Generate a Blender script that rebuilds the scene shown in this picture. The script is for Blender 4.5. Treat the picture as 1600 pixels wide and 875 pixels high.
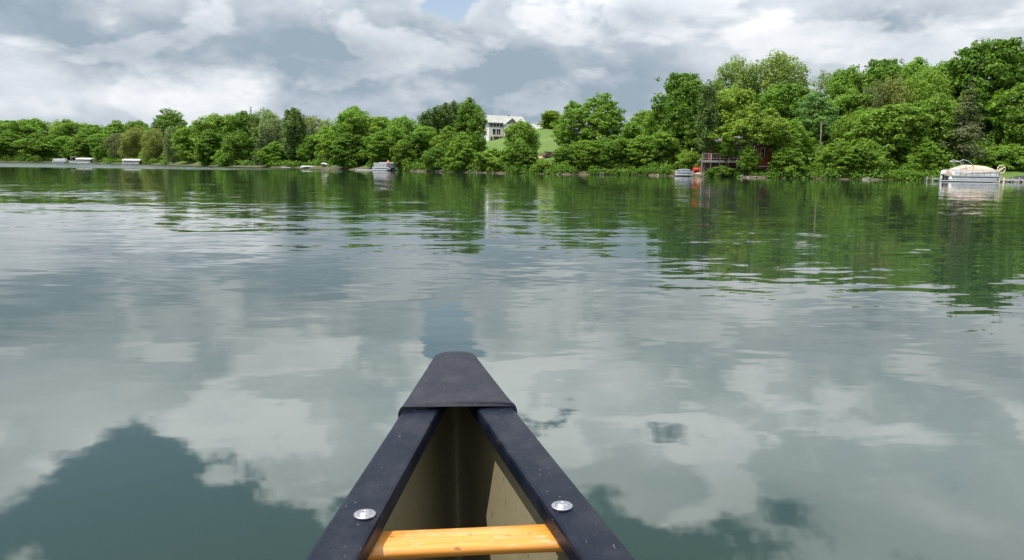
import bpy, bmesh, math, random
import numpy as np
from mathutils import Vector, Matrix, Euler

for o in list(bpy.data.objects):
    bpy.data.objects.remove(o)
SC = bpy.context.scene
COL = SC.collection
R = math.radians

# ------------------------------------------------------------------ camera
CAM_H, PITCH, ROLL, FPX = 1.0, R(8.2), R(0.82), 1232.0
cam = bpy.data.objects.new('camera', bpy.data.cameras.new('camera'))
COL.objects.link(cam)
cam.data.sensor_width = 36.0
cam.data.lens = 36.0 * FPX / 1600.0
cam.data.clip_start, cam.data.clip_end = 0.05, 6000.0
cam.matrix_world = (Matrix.Translation((0, 0, CAM_H)) @ Matrix.Rotation(R(90) - PITCH, 4, 'X')
                    @ Matrix.Rotation(ROLL, 4, 'Z'))
SC.camera = cam
SC.render.resolution_x, SC.render.resolution_y = 1024, 560

# ------------------------------------------------------------------ exposure
vs = SC.view_settings
vs.view_transform, vs.look, vs.exposure, vs.gamma = 'Standard', 'None', 0.5, 1.0
vs.use_curve_mapping = False
SC.cycles.max_bounces = 5
SC.cycles.diffuse_bounces, SC.cycles.glossy_bounces, SC.cycles.transmission_bounces = 2, 3, 2
SC.cycles.transparent_max_bounces = 6
SC.cycles.use_denoising = True

# ------------------------------------------------------------------ sun and sky
SUN_EL = R(66)
SUN_DIR = Vector((-0.92 * math.cos(SUN_EL), -0.39 * math.cos(SUN_EL), math.sin(SUN_EL))).normalized()  # towards the sun
sun = bpy.data.objects.new('sun', bpy.data.lights.new('sun', 'SUN'))
COL.objects.link(sun)
sun.data.energy, sun.data.angle, sun.data.color = 5.0, R(0.53), (1.0, 0.95, 0.86)
sun.rotation_euler = SUN_DIR.to_track_quat('Z', 'Y').to_euler()


class NT:
    """short-hand for building node expressions"""
    def __init__(s, tree):
        s.t, s.n, s.l = tree, tree.nodes, tree.links

    def put(s, sock, v):
        if isinstance(v, bpy.types.NodeSocket):
            s.l.new(v, sock)
        else:
            sock.default_value = v

    def node(s, kind, **kw):
        n = s.n.new(kind)
        for k, v in kw.items():
            setattr(n, k, v)
        return n

    def m(s, op, a, b=0.0, c=0.0, clamp=False):
        n = s.node('ShaderNodeMath', operation=op, use_clamp=clamp)
        s.put(n.inputs[0], a); s.put(n.inputs[1], b); s.put(n.inputs[2], c)
        return n.outputs[0]

    def v(s, op, a, b=(0, 0, 0)):
        n = s.node('ShaderNodeVectorMath', operation=op)
        s.put(n.inputs[0], a); s.put(n.inputs[1], b)
        return n.outputs[0]

    def xyz(s, x, y, z):
        n = s.node('ShaderNodeCombineXYZ')
        s.put(n.inputs[0], x); s.put(n.inputs[1], y); s.put(n.inputs[2], z)
        return n.outputs[0]

    def noise(s, vec, scale, detail=4.0, rough=0.55, dist=0.0, color=False):
        n = s.node('ShaderNodeTexNoise')
        s.put(n.inputs['Vector'], vec)
        n.inputs['Scale'].default_value = scale
        n.inputs['Detail'].default_value = detail
        n.inputs['Roughness'].default_value = rough
        n.inputs['Distortion'].default_value = dist
        return n.outputs['Color' if color else 'Fac']

    def rng(s, x, a, b, c=0.0, d=1.0, smooth=True):
        n = s.node('ShaderNodeMapRange', interpolation_type='SMOOTHSTEP' if smooth else 'LINEAR')
        s.put(n.inputs[0], x)
        n.inputs[1].default_value, n.inputs[2].default_value = a, b
        n.inputs[3].default_value, n.inputs[4].default_value = c, d
        return n.outputs[0]

    def mix(s, f, a, b):
        n = s.node('ShaderNodeMix', data_type='RGBA')
        s.put(n.inputs[0], f)
        for k, v in ((6, a), (7, b)):
            if not isinstance(v, bpy.types.NodeSocket) and len(v) == 3:
                v = (*v, 1)
            s.put(n.inputs[k], v)
        return n.outputs[2]


world = bpy.data.worlds.new('World')
SC.world = world
world.use_nodes = True
world.cycles.sampling_method, world.cycles.sample_map_resolution = 'MANUAL', 256
wt = NT(world.node_tree)
wt.n.clear()
sky = wt.node('ShaderNodeTexSky', sky_type='NISHITA', sun_disc=False)
sky.sun_elevation = SUN_EL
sky.sun_rotation = math.atan2(SUN_DIR.x, SUN_DIR.y)
sky.air_density, sky.dust_density, sky.ozone_density = 1.0, 1.2, 1.5
gdir = wt.node('ShaderNodeTexCoord').outputs['Generated']
sp = wt.node('ShaderNodeSeparateXYZ'); wt.l.new(gdir, sp.inputs[0])
gx, gy, gz = sp.outputs
DEG = 180 / math.pi
az0 = wt.m('MULTIPLY', wt.m('ARCTAN2', gx, gy), DEG)
el0 = wt.m('MULTIPLY', wt.m('ARCSINE', gz), DEG)
flat = wt.xyz(gx, gy, wt.m('MULTIPLY', gz, 1.9))
wn = wt.noise(flat, 7.0, 5.0, 0.6, color=True)
wsp = wt.node('ShaderNodeSeparateXYZ'); wt.l.new(wn, wsp.inputs[0])
az = wt.m('ADD', az0, wt.m('MULTIPLY', wt.m('SUBTRACT', wsp.outputs[0], 0.5), 11.0))
el = wt.m('ADD', el0, wt.m('MULTIPLY', wt.m('SUBTRACT', wsp.outputs[1], 0.5), 6.5))


P2 = wt.xyz(az, el, 0.0)


def field(start, blobs):
    """a value plus soft patches (azimuth, elevation, widths in degrees, amount) of the cloud field"""
    acc = start
    for a0, e0, sa, se, k in blobs:
        n = wt.node('ShaderNodeVectorMath', operation='MULTIPLY_ADD')
        wt.l.new(P2, n.inputs[0]); n.inputs[1].default_value = (1 / sa, 1 / se, 0); n.inputs[2].default_value = (-a0 / sa, -e0 / se, 0)
        dt = wt.node('ShaderNodeVectorMath', operation='DOT_PRODUCT')
        wt.l.new(n.outputs[0], dt.inputs[0]); wt.l.new(n.outputs[0], dt.inputs[1])
        acc = wt.m('MULTIPLY_ADD', wt.m('POWER', 0.36788, dt.outputs['Value']), k, acc)
    return acc


n_big = wt.noise(flat, 4.2, 6.0, 0.55, 0.25)
n_fine = wt.noise(wt.v('ADD', flat, (3.1, 1.7, 0.4)), 11.0, 6.0, 0.58, 0.2)
nb = wt.m('SUBTRACT', n_big, 0.5)
nf = wt.m('SUBTRACT', n_fine, 0.5)
cover_raw = field(wt.m('ADD', wt.m('MULTIPLY_ADD', nf, 0.85, n_big), wt.rng(el, 10.0, 31.0, 0.36, 0.0)),
                  [(-4.6, 12.2, 3.0, 2.8, -0.9), (-27, 21.8, 8.0, 5.0, -0.66), (-15.0, 19.3, 4.6, 3.9, 0.62), (-14, 27.5, 9, 2.4, -0.5), (-36, 18, 6, 3.5, 0.2),
                   (9, 27.5, 8, 2.4, -0.24), (3.2, 17.2, 2.6, 1.6, -0.5), (12.5, 18.6, 4.5, 0.9, -0.36), (27, 22, 9, 5, 0.12)])
cover = wt.rng(cover_raw, 0.36, 0.53)
base_lit = wt.m('MULTIPLY_ADD', nf, 0.95, wt.m('MULTIPLY_ADD', nb, 1.1, wt.rng(el0, 7.0, 15.0, 0.32, 0.40)))
lit = field(base_lit,
            [(-11.5, 6.6, 12.0, 2.9, -0.46), (-30, 8.0, 8, 1.8, -0.26), (8, 11.0, 6.5, 1.6, -0.34), (3, 5.0, 10, 2.6, -0.24), (23, 8.6, 5, 0.9, -0.25),
             (-19, 5.2, 4.0, 1.0, 0.30), (-35, 6.2, 4, 1.1, 0.46), (-6.5, 5.4, 3.5, 0.9, 0.42), (-28, 4.2, 9, 1.3, 0.30), (-18.5, 4.5, 1.2, .5, .3), (15.5, 10, 4.0, 1.7, 0.3),
             (-20, 11.0, 16, 1.6, 0.10), (3, 12.5, 3, 2.5, 0.25), (28, 11, 8, 2, .12), (-16, 19.5, 4.5, 3.6, 0.42), (-32, 15, 6, 3, 0.22),
             (7, 16.0, 3.5, 2.5, 0.26), (30, 21, 4, 1.2, 0.3), (-20, 14, 3, 2, -0.15), (18, 22, 6, 2, -0.2)])
# heaped clouds with firm upper edges riding on the grey sheet
heap_n = wt.noise(wt.v('ADD', wt.xyz(gx, gy, wt.m('MULTIPLY', gz, 2.3)), (7.7, 2.2, 5.1)), 7.5, 6.0, 0.5, 0.35)
heap = wt.rng(wt.m('MULTIPLY_ADD', nb, 0.35, heap_n), 0.49, 0.585)
lit = wt.m('MULTIPLY_ADD', heap, wt.rng(el0, 2.0, 14.0, 0.19, 0.44), lit)
lit = wt.m('ADD', lit, wt.rng(cover_raw, 0.54, 0.75, 0.16, 0.0))
lit = wt.rng(lit, 0.0, 1.0, 0.0, 1.0, smooth=False)
cloud = wt.mix(lit, (0.24, 0.30, 0.36), (0.71, 0.725, 0.75))
high = wt.rng(el0, 9.0, 20.0, 1.0, 2.1)
hs = wt.node('ShaderNodeVectorMath', operation='SCALE')
wt.l.new(cloud, hs.inputs[0]); wt.l.new(high, hs.inputs['Scale'])
blue = wt.node('ShaderNodeVectorMath', operation='SCALE')
wt.l.new(sky.outputs[0], blue.inputs[0]); blue.inputs['Scale'].default_value = 0.095
veil = wt.mix(wt.rng(el0, 8.0, 20.0, 0.5, 0.05), blue.outputs[0], (0.47, 0.56, 0.66))
final = wt.mix(cover, veil, hs.outputs[0])
bg = wt.node('ShaderNodeBackground')
wt.l.new(final, bg.inputs[0]); bg.inputs[1].default_value = 1.0
wo = wt.node('ShaderNodeOutputWorld'); wt.l.new(bg.outputs[0], wo.inputs[0])

# ------------------------------------------------------------------ pixel -> place
_F = Vector((0, math.cos(PITCH), -math.sin(PITCH)))
_U0 = Vector((0, math.sin(PITCH), math.cos(PITCH)))
_X = Vector((1, 0, 0))
_RT = math.cos(ROLL) * _X + math.sin(ROLL) * _U0
_UP = -math.sin(ROLL) * _X + math.cos(ROLL) * _U0


def at(px, py, Y):
    """the point at distance Y ahead that the photograph shows at pixel (px, py)"""
    d = _F + _RT * ((px - 800) / FPX) + _UP * ((437.5 - py) / FPX)
    return Vector((0, 0, CAM_H)) + d * (Y / d.y)


# ------------------------------------------------------------------ mesh helpers
class MB:
    def __init__(s):
        s.v, s.f = [], []

    def add(s, vs_, fs, M=None):
        b = len(s.v)
        for p in vs_:
            p = Vector(p)
            s.v.append(tuple(M @ p) if M is not None else tuple(p))
        s.f += [tuple(b + i for i in f) for f in fs]
        return s

    def box(s, x0, x1, y0, y1, z0, z1, M=None, taper=0.0):
        t = taper
        vs_ = [(x0, y0, z0), (x1, y0, z0), (x1, y1, z0), (x0, y1, z0),
               (x0 + t, y0 + t, z1), (x1 - t, y0 + t, z1), (x1 - t, y1 - t, z1), (x0 + t, y1 - t, z1)]
        return s.add(vs_, [(3, 2, 1, 0), (4, 5, 6, 7), (0, 1, 5, 4), (1, 2, 6, 5), (2, 3, 7, 6), (3, 0, 4, 7)], M)

    def tube(s, pts, radii, n=8, M=None, cap=True):
        pts = [Vector(p) for p in pts]
        if not hasattr(radii, '__len__'):
            radii = [radii] * len(pts)
        rings = []
        for i, p in enumerate(pts):
            t = (pts[min(i + 1, len(pts) - 1)] - pts[max(i - 1, 0)]).normalized()
            a = t.cross(Vector((0, 0, 1)))
            if a.length < 0.05:
                a = t.cross(Vector((1, 0, 0)))
            a.normalize(); b = t.cross(a)
            rings.append([p + (a * math.cos(2 * math.pi * k / n) + b * math.sin(2 * math.pi * k / n)) * radii[i] for k in range(n)])
        vs_ = [q for r in rings for q in r]
        fs = [(i * n + k, i * n + (k + 1) % n, (i + 1) * n + (k + 1) % n, (i + 1) * n + k)
              for i in range(len(pts) - 1) for k in range(n)]
        if cap:
            fs += [tuple(range(n)), tuple(range((len(pts) - 1) * n + n - 1, (len(pts) - 1) * n - 1, -1))]
        return s.add(vs_, fs, M)

    def loft(s, rings, M=None, closed=True, cap=True):
        n = len(rings[0])
        vs_ = [q for r in rings for q in r]
        fs = [(i * n + k, i * n + (k + 1) % n, (i + 1) * n + (k + 1) % n, (i + 1) * n + k)
              for i in range(len(rings) - 1) for k in range(n if closed else n - 1)]
        if cap and closed:
            fs += [tuple(range(n - 1, -1, -1)), tuple(range((len(rings) - 1) * n, len(rings) * n))]
        return s.add(vs_, fs, M)

    def prism(s, outline, y0, y1, M=None):
        """outline in x,z pushed from y0 to y1"""
        n = len(outline)
        vs_ = [(x, y0, z) for x, z in outline] + [(x, y1, z) for x, z in outline]
        fs = [tuple(range(n)), tuple(range(2 * n - 1, n - 1, -1))] + [(k, k + n, (k + 1) % n + n, (k + 1) % n) for k in range(n)]
        return s.add(vs_, fs, M)

    def build(s, name, mat, parent=None, smooth=False, bevel=0.0):
        me = bpy.data.meshes.new(name)
        me.from_pydata(s.v, [], s.f)
        bm = bmesh.new(); bm.from_mesh(me)
        bmesh.ops.recalc_face_normals(bm, faces=bm.faces)
        bm.to_mesh(me); bm.free()
        if smooth:
            me.polygons.foreach_set('use_smooth', [True] * len(me.polygons))
        me.materials.append(mat)
        o = bpy.data.objects.new(name, me)
        COL.objects.link(o)
        if parent:
            o.parent = parent
        if bevel:
            b = o.modifiers.new('bevel', 'BEVEL'); b.width = bevel; b.segments = 2; b.limit_method = 'ANGLE'
        return o


def tag(o, label=None, cat=None, group=None, kind=None):
    for k, v in (('label', label), ('category', cat), ('group', group), ('kind', kind)):
        if v:
            o[k] = v
    return o


def thing(name, loc, rz=0.0, label=None, cat=None, group=None):
    o = bpy.data.objects.new(name, None)
    o.empty_display_size = 0.3
    COL.objects.link(o)
    o.location = loc; o.rotation_euler = (0, 0, rz)
    return tag(o, label, cat, group)


# ------------------------------------------------------------------ materials
MATS = {}


def mat(name, col, rough=0.6, metal=0.0, var=0.12, scale=3.0, spec=0.5, col2=None, coat=0.0):
    """painted or bare surface: base colour broken up by two scales of noise"""
    if name in MATS:
        return MATS[name]
    m = bpy.data.materials.new(name); m.use_nodes = True
    t = NT(m.node_tree); b = t.n['Principled BSDF']
    oc = t.node('ShaderNodeTexCoord').outputs['Object']
    n = t.m('ADD', t.m('MULTIPLY', t.noise(oc, scale, 5), 0.6), t.m('MULTIPLY', t.noise(oc, scale * 7, 3), 0.4))
    c2 = col2 or tuple(c * (1 - 2.2 * var) for c in col)
    c1 = tuple(min(1, c * (1 + var)) for c in col)
    t.l.new(t.mix(t.rng(n, 0.3, 0.7), c2, c1), b.inputs['Base Color'])
    t.l.new(t.rng(n, 0.3, 0.7, min(1, rough + 0.1), max(0.03, rough - 0.08)), b.inputs['Roughness'])
    b.inputs['Metallic'].default_value = metal
    b.inputs['Specular IOR Level'].default_value = spec
    b.inputs['Coat Weight'].default_value = coat
    MATS[name] = m
    return m


def leaf_mat(name, trans=0.30, var=0.32):
    m = bpy.data.materials.new(name); m.use_nodes = True
    t = NT(m.node_tree); t.n.clear()
    oi = t.node('ShaderNodeObjectInfo')
    ri = t.node('ShaderNodeNewGeometry').outputs['Random Per Island']
    oc = t.node('ShaderNodeTexCoord').outputs['Object']
    cl = t.noise(oc, 0.55, 3, 0.6)
    k = t.m('ADD', t.m('MULTIPLY', t.m('SUBTRACT', ri, 0.5), var), t.m('MULTIPLY', t.m('SUBTRACT', cl, 0.5), 0.9))
    k = t.m('ADD', k, 1.0)
    sc = t.node('ShaderNodeVectorMath', operation='SCALE')
    t.l.new(oi.outputs['Color'], sc.inputs[0]); t.l.new(k, sc.inputs['Scale'])
    warm = t.mix(t.m('MULTIPLY', t.rng(cl, 0.45, 0.75), 0.45), sc.outputs[0], t.v('MULTIPLY', sc.outputs[0], (1.35, 1.12, 0.75)))
    p = t.node('ShaderNodeBsdfPrincipled')
    t.l.new(warm, p.inputs['Base Color'])
    p.inputs['Roughness'].default_value = 0.55
    p.inputs['Specular IOR Level'].default_value = 0.16
    tr = t.node('ShaderNodeBsdfTranslucent')
    t.l.new(t.v('MULTIPLY', warm, (1.5, 1.7, 0.7)), tr.inputs[0])
    mx = t.node('ShaderNodeMixShader'); mx.inputs[0].default_value = trans
    t.l.new(p.outputs[0], mx.inputs[1]); t.l.new(tr.outputs[0], mx.inputs[2])
    out = t.node('ShaderNodeOutputMaterial'); t.l.new(mx.outputs[0], out.inputs[0])
    return m


LEAF = leaf_mat('broadleaf_foliage')
NEEDLE = leaf_mat('needle_foliage', 0.12, 0.5)
BARK = mat('bark', (0.11, 0.085, 0.065), 0.9, var=0.3, scale=2.0, spec=0.2)
PALE_BARK = mat('pale_dead_bark', (0.15, 0.12, 0.095), 0.9, var=0.25, scale=2.0, spec=0.2)
WHITE = mat('white_paint', (0.74, 0.74, 0.73), 0.45, var=0.05)
SIDING = mat('off_white_siding', (0.56, 0.56, 0.55), 0.6, var=0.06)
GREY_CLAD = mat('grey_cladding', (0.17, 0.18, 0.19), 0.7, var=0.1)
ROOF = mat('pale_grey_shingle', (0.26, 0.26, 0.25), 0.8, var=0.12, scale=1.2)
DARK_ROOF = mat('dark_shingle', (0.085, 0.085, 0.09), 0.85, var=0.2)
BROWN_ROOF = mat('brown_shingle', (0.24, 0.15, 0.10), 0.85, var=0.15)
RED = mat('barn_red_boards', (0.21, 0.045, 0.028), 0.7, var=0.15)
ORANGE_RED = mat('orange_red_boards', (0.42, 0.10, 0.045), 0.7, var=0.15)
GLASS = mat('window_glass', (0.02, 0.025, 0.03), 0.06, var=0.1)
GREYWOOD = mat('weathered_grey_boards', (0.27, 0.25, 0.22), 0.85, var=0.2)
TANWOOD = mat('tan_boards', (0.42, 0.33, 0.22), 0.8, var=0.15)
ALU = mat('brushed_aluminium', (0.62, 0.63, 0.64), 0.38, 0.5, var=0.08)
CANVAS = mat('tan_canvas', (0.50, 0.36, 0.27), 0.9, var=0.10, scale=1.5)
DARKCANVAS = mat('navy_canvas', (0.05, 0.06, 0.11), 0.85, var=0.2)
GREYCANVAS = mat('grey_canvas', (0.30, 0.31, 0.33), 0.85, var=0.1)
BLACKP = mat('black_plastic', (0.02, 0.02, 0.022), 0.45, var=0.2)
REDP = mat('red_plastic', (0.55, 0.05, 0.035), 0.35, var=0.1)
SALMON = mat('salmon_cloth', (0.72, 0.22, 0.15), 0.85, var=0.08)
STONE = mat('shore_stone', (0.20, 0.185, 0.155), 0.9, var=0.3, scale=4.0)
PALEWOOD = mat('pale_weathered_boards', (0.46, 0.43, 0.38), 0.85, var=0.15)
DULLWHITE = mat('weathered_white_paint', (0.40, 0.40, 0.385), 0.6, var=0.12)
CREAM = mat('cream_paint', (0.62, 0.56, 0.36), 0.6, var=0.08)


def soil():
    m = bpy.data.materials.new('grass_and_soil'); m.use_nodes = True
    t = NT(m.node_tree); b = t.n['Principled BSDF']
    oc = t.node('ShaderNodeTexCoord').outputs['Object']
    s = t.node('ShaderNodeSeparateXYZ'); t.l.new(oc, s.inputs[0])
    n = t.noise(oc, 0.10, 6, 0.6); f = t.noise(oc, 2.5, 4, 0.65)
    g = t.mix(t.rng(f, 0.3, 0.7), (0.052, 0.098, 0.020), (0.088, 0.142, 0.032))
    g = t.mix(t.rng(n, 0.52, 0.68, 0, 0.55), g, (0.12, 0.15, 0.04))
    dirt = t.mix(f, (0.035, 0.032, 0.02), (0.11, 0.095, 0.06))
    low = t.m('ADD', s.outputs[2], t.m('MULTIPLY', t.m('SUBTRACT', f, 0.5), 0.5))
    t.l.new(t.mix(t.rng(low, 0.25, 0.62), dirt, g), b.inputs['Base Color'])
    b.inputs['Roughness'].default_value = 0.95; b.inputs['Specular IOR Level'].default_value = 0.15
    bp = t.node('ShaderNodeBump'); bp.inputs['Distance'].default_value = 0.12
    t.l.new(f, bp.inputs['Height']); t.l.new(bp.outputs[0], b.inputs['Normal'])
    return m


# ------------------------------------------------------------------ terrain
SHORE_PX = [(0, -180.1, 279.2), (75, -166, 283.8), (150, -141.6, 270), (250, -102.9, 231.7), (330, -73.7, 194), (450, -47.1, 166.2),
            (520, -33.3, 146.8), (580, -24.4, 136.6), (640, -16.7, 127.6), (700, -9.9, 119.8), (770, -3.0, 114.4), (870, 5.9, 109.5),
            (940, 12.6, 112.5), (1000, 17.8, 111.6), (1050, 21.8, 108.5), (1100, 24.9, 104.2), (1200, 32.1, 100.3), (1300, 39, 97.6),
            (1400, 46.2, 95.6), (1460, 50.2, 93.6), (1520, 54.5, 92.6), (1600, 60.3, 92.6)]
_sx = np.array([-900, -420, -260] + [p[1] for p in SHORE_PX] + [75, 110, 200, 500.0])
_sy = np.array([250, 262, 272] + [p[2] for p in SHORE_PX] + [92, 84, 70, 40.0])
_px = np.array([p[0] for p in SHORE_PX]); _py = np.array([p[2] for p in SHORE_PX])


def shore_y(X):
    return np.interp(X, _sx, _sy) + 0.7 * np.sin(np.asarray(X) * 0.55) + 0.4 * np.sin(np.asarray(X) * 1.37 + 1)


HX = np.array([-900, -300, -60, -25, -8, 0, 8, 13, 22, 34, 60, 200, 500.0])
HZ = np.array([6, 5, 5, 5.5, 7.4, 8.7, 10.9, 10.8, 8.0, 10, 12, 11, 9.0])


def ground(X, Y):
    e = np.asarray(Y) - shore_y(X)
    bank = np.interp(e, [-30, -4, 0, 0.8, 2.5, 6], [-4, -0.8, -0.05, 0.22, 0.42, 0.6])
    h = np.interp(X, HX, HZ) * np.clip(np.maximum(e - 2.5, 0) / 105, 0, 1) ** 0.85
    rough = 0.12 * np.sin(X * 0.9 + 0.3 * np.asarray(Y)) * np.clip(e / 6, 0, 1)
    return bank + h + rough


xs = np.concatenate([np.linspace(-900, -240, 18)[:-1], np.linspace(-240, -60, 90)[:-1], np.linspace(-60, 80, 190)[:-1], np.linspace(80, 500, 24)])
es = np.concatenate([np.linspace(-25, -3, 4), np.linspace(-1.5, 5, 14), np.linspace(6, 40, 28), np.linspace(44, 130, 28), np.array([160, 220, 320, 500, 900, 1500.0])])
gv = []
for x in xs:
    ys = shore_y(x) + es
    zs = ground(x, ys)
    gv += [(x, y, z) for y, z in zip(ys, zs)]
ne = len(es)
gf = [(i * ne + j, (i + 1) * ne + j, (i + 1) * ne + j + 1, i * ne + j + 1) for i in range(len(xs) - 1) for j in range(ne - 1)]
g = MB().add(gv, gf).build('ground', soil(), smooth=True)
tag(g, kind='structure', label='grassy bank and hill rising from the lake')

# ------------------------------------------------------------------ canoe shape (needed by the water's edge round it)
TIP, STERN = 1.955, -2.85
_ct = np.array([0, 0.02, 0.34, 0.52, 0.875, 1.5, 2.4])
_cw = np.array([0.036, 0.044, 0.120, 0.160, 0.237, 0.345, 0.43])
_cz = np.array([0.535, 0.532, 0.489, 0.471, 0.441, 0.405, 0.38])
canoe_M = Matrix.Translation((0.050, 0, 0)) @ Matrix.Rotation(R(5.38), 4, 'Z') @ Matrix.Rotation(R(-1.0), 4, 'Y')


def half_w(s):
    return float(np.interp(min(TIP - s, s - STERN), _ct, _cw))


def rail_z(s):
    return float(np.interp(min(TIP - s, s - STERN), _ct, _cz))


def keel_z(s):
    t = min(TIP - s, s - STERN)
    return -0.11 + 0.63 * max(0.0, 1 - (t - 0.02) / 0.42) ** 2.6


def hull_half(s, u, inset):
    """half width of the hull at station s; u = 0 keel .. 1 rail"""
    t = min(TIP - s, s - STERN)
    w = max(0.004, half_w(s) - 0.018 - inset)
    k = float(np.interp(t, [0, 0.5, 1.2, 2.4], [0.62, 0.58, 0.42, 0.30]))
    return w * max(1e-4, u) ** k


# ------------------------------------------------------------------ lake (sheet with an opening where the canoe floats)
def water_mat():
    m = bpy.data.materials.new('lake_water'); m.use_nodes = True
    t = NT(m.node_tree); b = t.n['Principled BSDF']
    P = t.node('ShaderNodeNewGeometry').outputs['Position']
    s = t.node('ShaderNodeSeparateXYZ'); t.l.new(P, s.inputs[0])
    dist = t.node('ShaderNodeVectorMath', operation='LENGTH'); t.l.new(P, dist.inputs[0])
    d = dist.outputs['Value']

    def slope(sx, sy, off, detail=2.0, rough=0.5, dd=0.4):
        q = t.v('ADD', t.xyz(t.m('MULTIPLY', t.m('ADD', s.outputs[0], t.m('MULTIPLY', s.outputs[1], 0.16)), sx),
                             t.m('MULTIPLY', t.m('ADD', s.outputs[1], t.m('MULTIPLY', s.outputs[0], -0.12)), sy), 0.0), off)
        c = t.noise(q, 1.0, detail, rough, dd, color=True)
        return t.v('SUBTRACT', c, (0.5, 0.5, 0.5))

    def scale(v, k):
        n = t.node('ShaderNodeVectorMath', operation='SCALE')
        t.l.new(v, n.inputs[0]); t.put(n.inputs['Scale'], k)
        return n.outputs[0]

    gust = t.rng(t.noise(t.v('MULTIPLY', P, (0.05, 0.11, 0)), 1.0, 3, 0.6), 0.35, 0.7, 0.35, 1.4)
    far = t.m('MULTIPLY', t.rng(d, 2.0, 9.0, 0.30, 1.0), t.rng(d, 12.0, 45.0, 1.0, 0.6))
    gust = t.m('MULTIPLY', gust, far)
    swell = scale(slope(0.22, 0.75, (4, 1, 0)), t.m('MULTIPLY', t.m('MULTIPLY', t.rng(d, 1.5, 10, 0.35, 1.0), t.rng(d, 10.0, 40.0, 1.0, 0.45)), 0.045))
    rip = scale(slope(1.3, 3.6, (1, 7, 0), 3.0, 0.6), t.m('MULTIPLY', gust, 0.12))
    fine = scale(slope(4.0, 9.5, (9, 3, 0), 1.0), t.m('MULTIPLY', gust, 0.06))
    # wind-roughened strip by the far left shore
    band = t.m('MULTIPLY', t.rng(t.m('MULTIPLY', s.outputs[0], -1.0), 26, 44, 0, 1), t.rng(t.m('ADD', s.outputs[1], t.m('MULTIPLY', t.noise(t.v('MULTIPLY', P, (0.03, 0.05, 0)), 1.0, 3), 40.0)), 112, 135, 0, 1))
    wind = scale(t.v('MULTIPLY', t.v('ABSOLUTE', slope(1.7, 3.0, (2, 2, 0), 2.0)), (1, -1, 0)), t.m('MULTIPLY', band, 0.75))
    tot = t.v('ADD', t.v('ADD', swell, rip), t.v('ADD', fine, wind))
    tot = t.v('MULTIPLY', tot, (0.22, 1.0, 0.0))
    nrm = t.v('NORMALIZE', t.v('ADD', tot, (0, 0, 1)))
    t.l.new(nrm, b.inputs['Normal'])
    n = t.noise(t.v('MULTIPLY', P, (0.35, 0.35, 0)), 1.0, 4)
    t.l.new(t.mix(n, (0.0125, 0.0245, 0.0165), (0.0185, 0.034, 0.0215)), b.inputs['Base Color'])
    b.inputs['Roughness'].default_value = 0.025
    b.inputs['IOR'].default_value = 1.58
    return m


NS = 60
wl = []
for i in range(NS):
    s_ = TIP - 0.16 - (TIP - STERN - 0.32) * i / (NS - 1)
    kz, rz = keel_z(s_), rail_z(s_)
    u = min(1, max(0.0, (0.0 - kz) / (rz - kz)))
    wl.append((s_, max(0.004, hull_half(s_, u, 0.0) - 0.004) if kz < 0 else 0.003))
ring = [canoe_M @ Vector((w, s_, 0)) for s_, w in wl] + [canoe_M @ Vector((-w, s_, 0)) for s_, w in reversed(wl)]
cc = canoe_M @ Vector((0, (TIP + STERN) / 2, 0))
rings = [[(p.x, p.y, 0.0) for p in ring]]
base = [math.atan2(p.y - cc.y, p.x - cc.x) for p in ring]
n_r = len(ring)
for rad in (4, 8, 20, 60, 200, 700, 2500):
    k = min(1.0, (rad - 2) / 30)
    rr = []
    for i, p in enumerate(ring):
        a_even = base[0] - 2 * math.pi * i / n_r
        d_ = (base[i] - a_even + math.pi) % (2 * math.pi) - math.pi
        a = a_even + d_ * (1 - k)
        rr.append((cc.x + rad * math.cos(a), cc.y + rad * math.sin(a), 0.0))
    rings.append(rr)
lake = MB().loft(rings, cap=False).build('lake_water', water_mat())
for p in lake.data.polygons:
    if p.normal.z < 0:
        p.flip()
tag(lake, kind='structure', label='calm rippled lake mirroring the clouds and trees')

# ------------------------------------------------------------------ tree prototypes
rs = np.random.RandomState(7)


def quads(centers, normals, size, rg, aspect=0.62):
    """diamond leaf sprays: centres (n,3), facing normals, size (n,)"""
    n = len(centers)
    nn = normals / np.linalg.norm(normals, axis=1, keepdims=True)
    a = np.cross(nn, rg.normal(size=(n, 3)))
    a /= np.linalg.norm(a, axis=1, keepdims=True) + 1e-9
    b = np.cross(nn, a)
    sz = size[:, None]
    bend = nn * sz * 0.18
    return np.stack([centers + a * sz - bend, centers + b * sz * aspect, centers - a * sz - bend, centers - b * sz * aspect], 1).reshape(-1, 3)


def leaf_mesh(name, verts, material):
    n = len(verts) // 4
    me = bpy.data.meshes.new(name)
    me.vertices.add(len(verts)); me.vertices.foreach_set('co', verts.astype(np.float32).ravel())
    me.loops.add(4 * n); me.loops.foreach_set('vertex_index', np.arange(4 * n, dtype=np.int32))
    me.polygons.add(n)
    me.polygons.foreach_set('loop_start', np.arange(0, 4 * n, 4, dtype=np.int32))
    me.polygons.foreach_set('loop_total', np.full(n, 4, dtype=np.int32))
    me.materials.append(material)
    me.update(calc_edges=True)
    return me


def clump(rg, c, r, n, size, up=0.45, squash=0.75):
    d = rg.normal(size=(n, 3)); d /= np.linalg.norm(d, axis=1, keepdims=True)
    rad = r * rg.uniform(0.25, 1.0, n) ** 0.45
    p = c + d * rad[:, None] * np.array([1, 1, squash])
    nr = d * 0.75 + np.array([0, 0, up]) + rg.normal(size=(n, 3)) * 0.42
    return quads(p, nr, size * rg.uniform(0.6, 1.35, n), rg)


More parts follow.
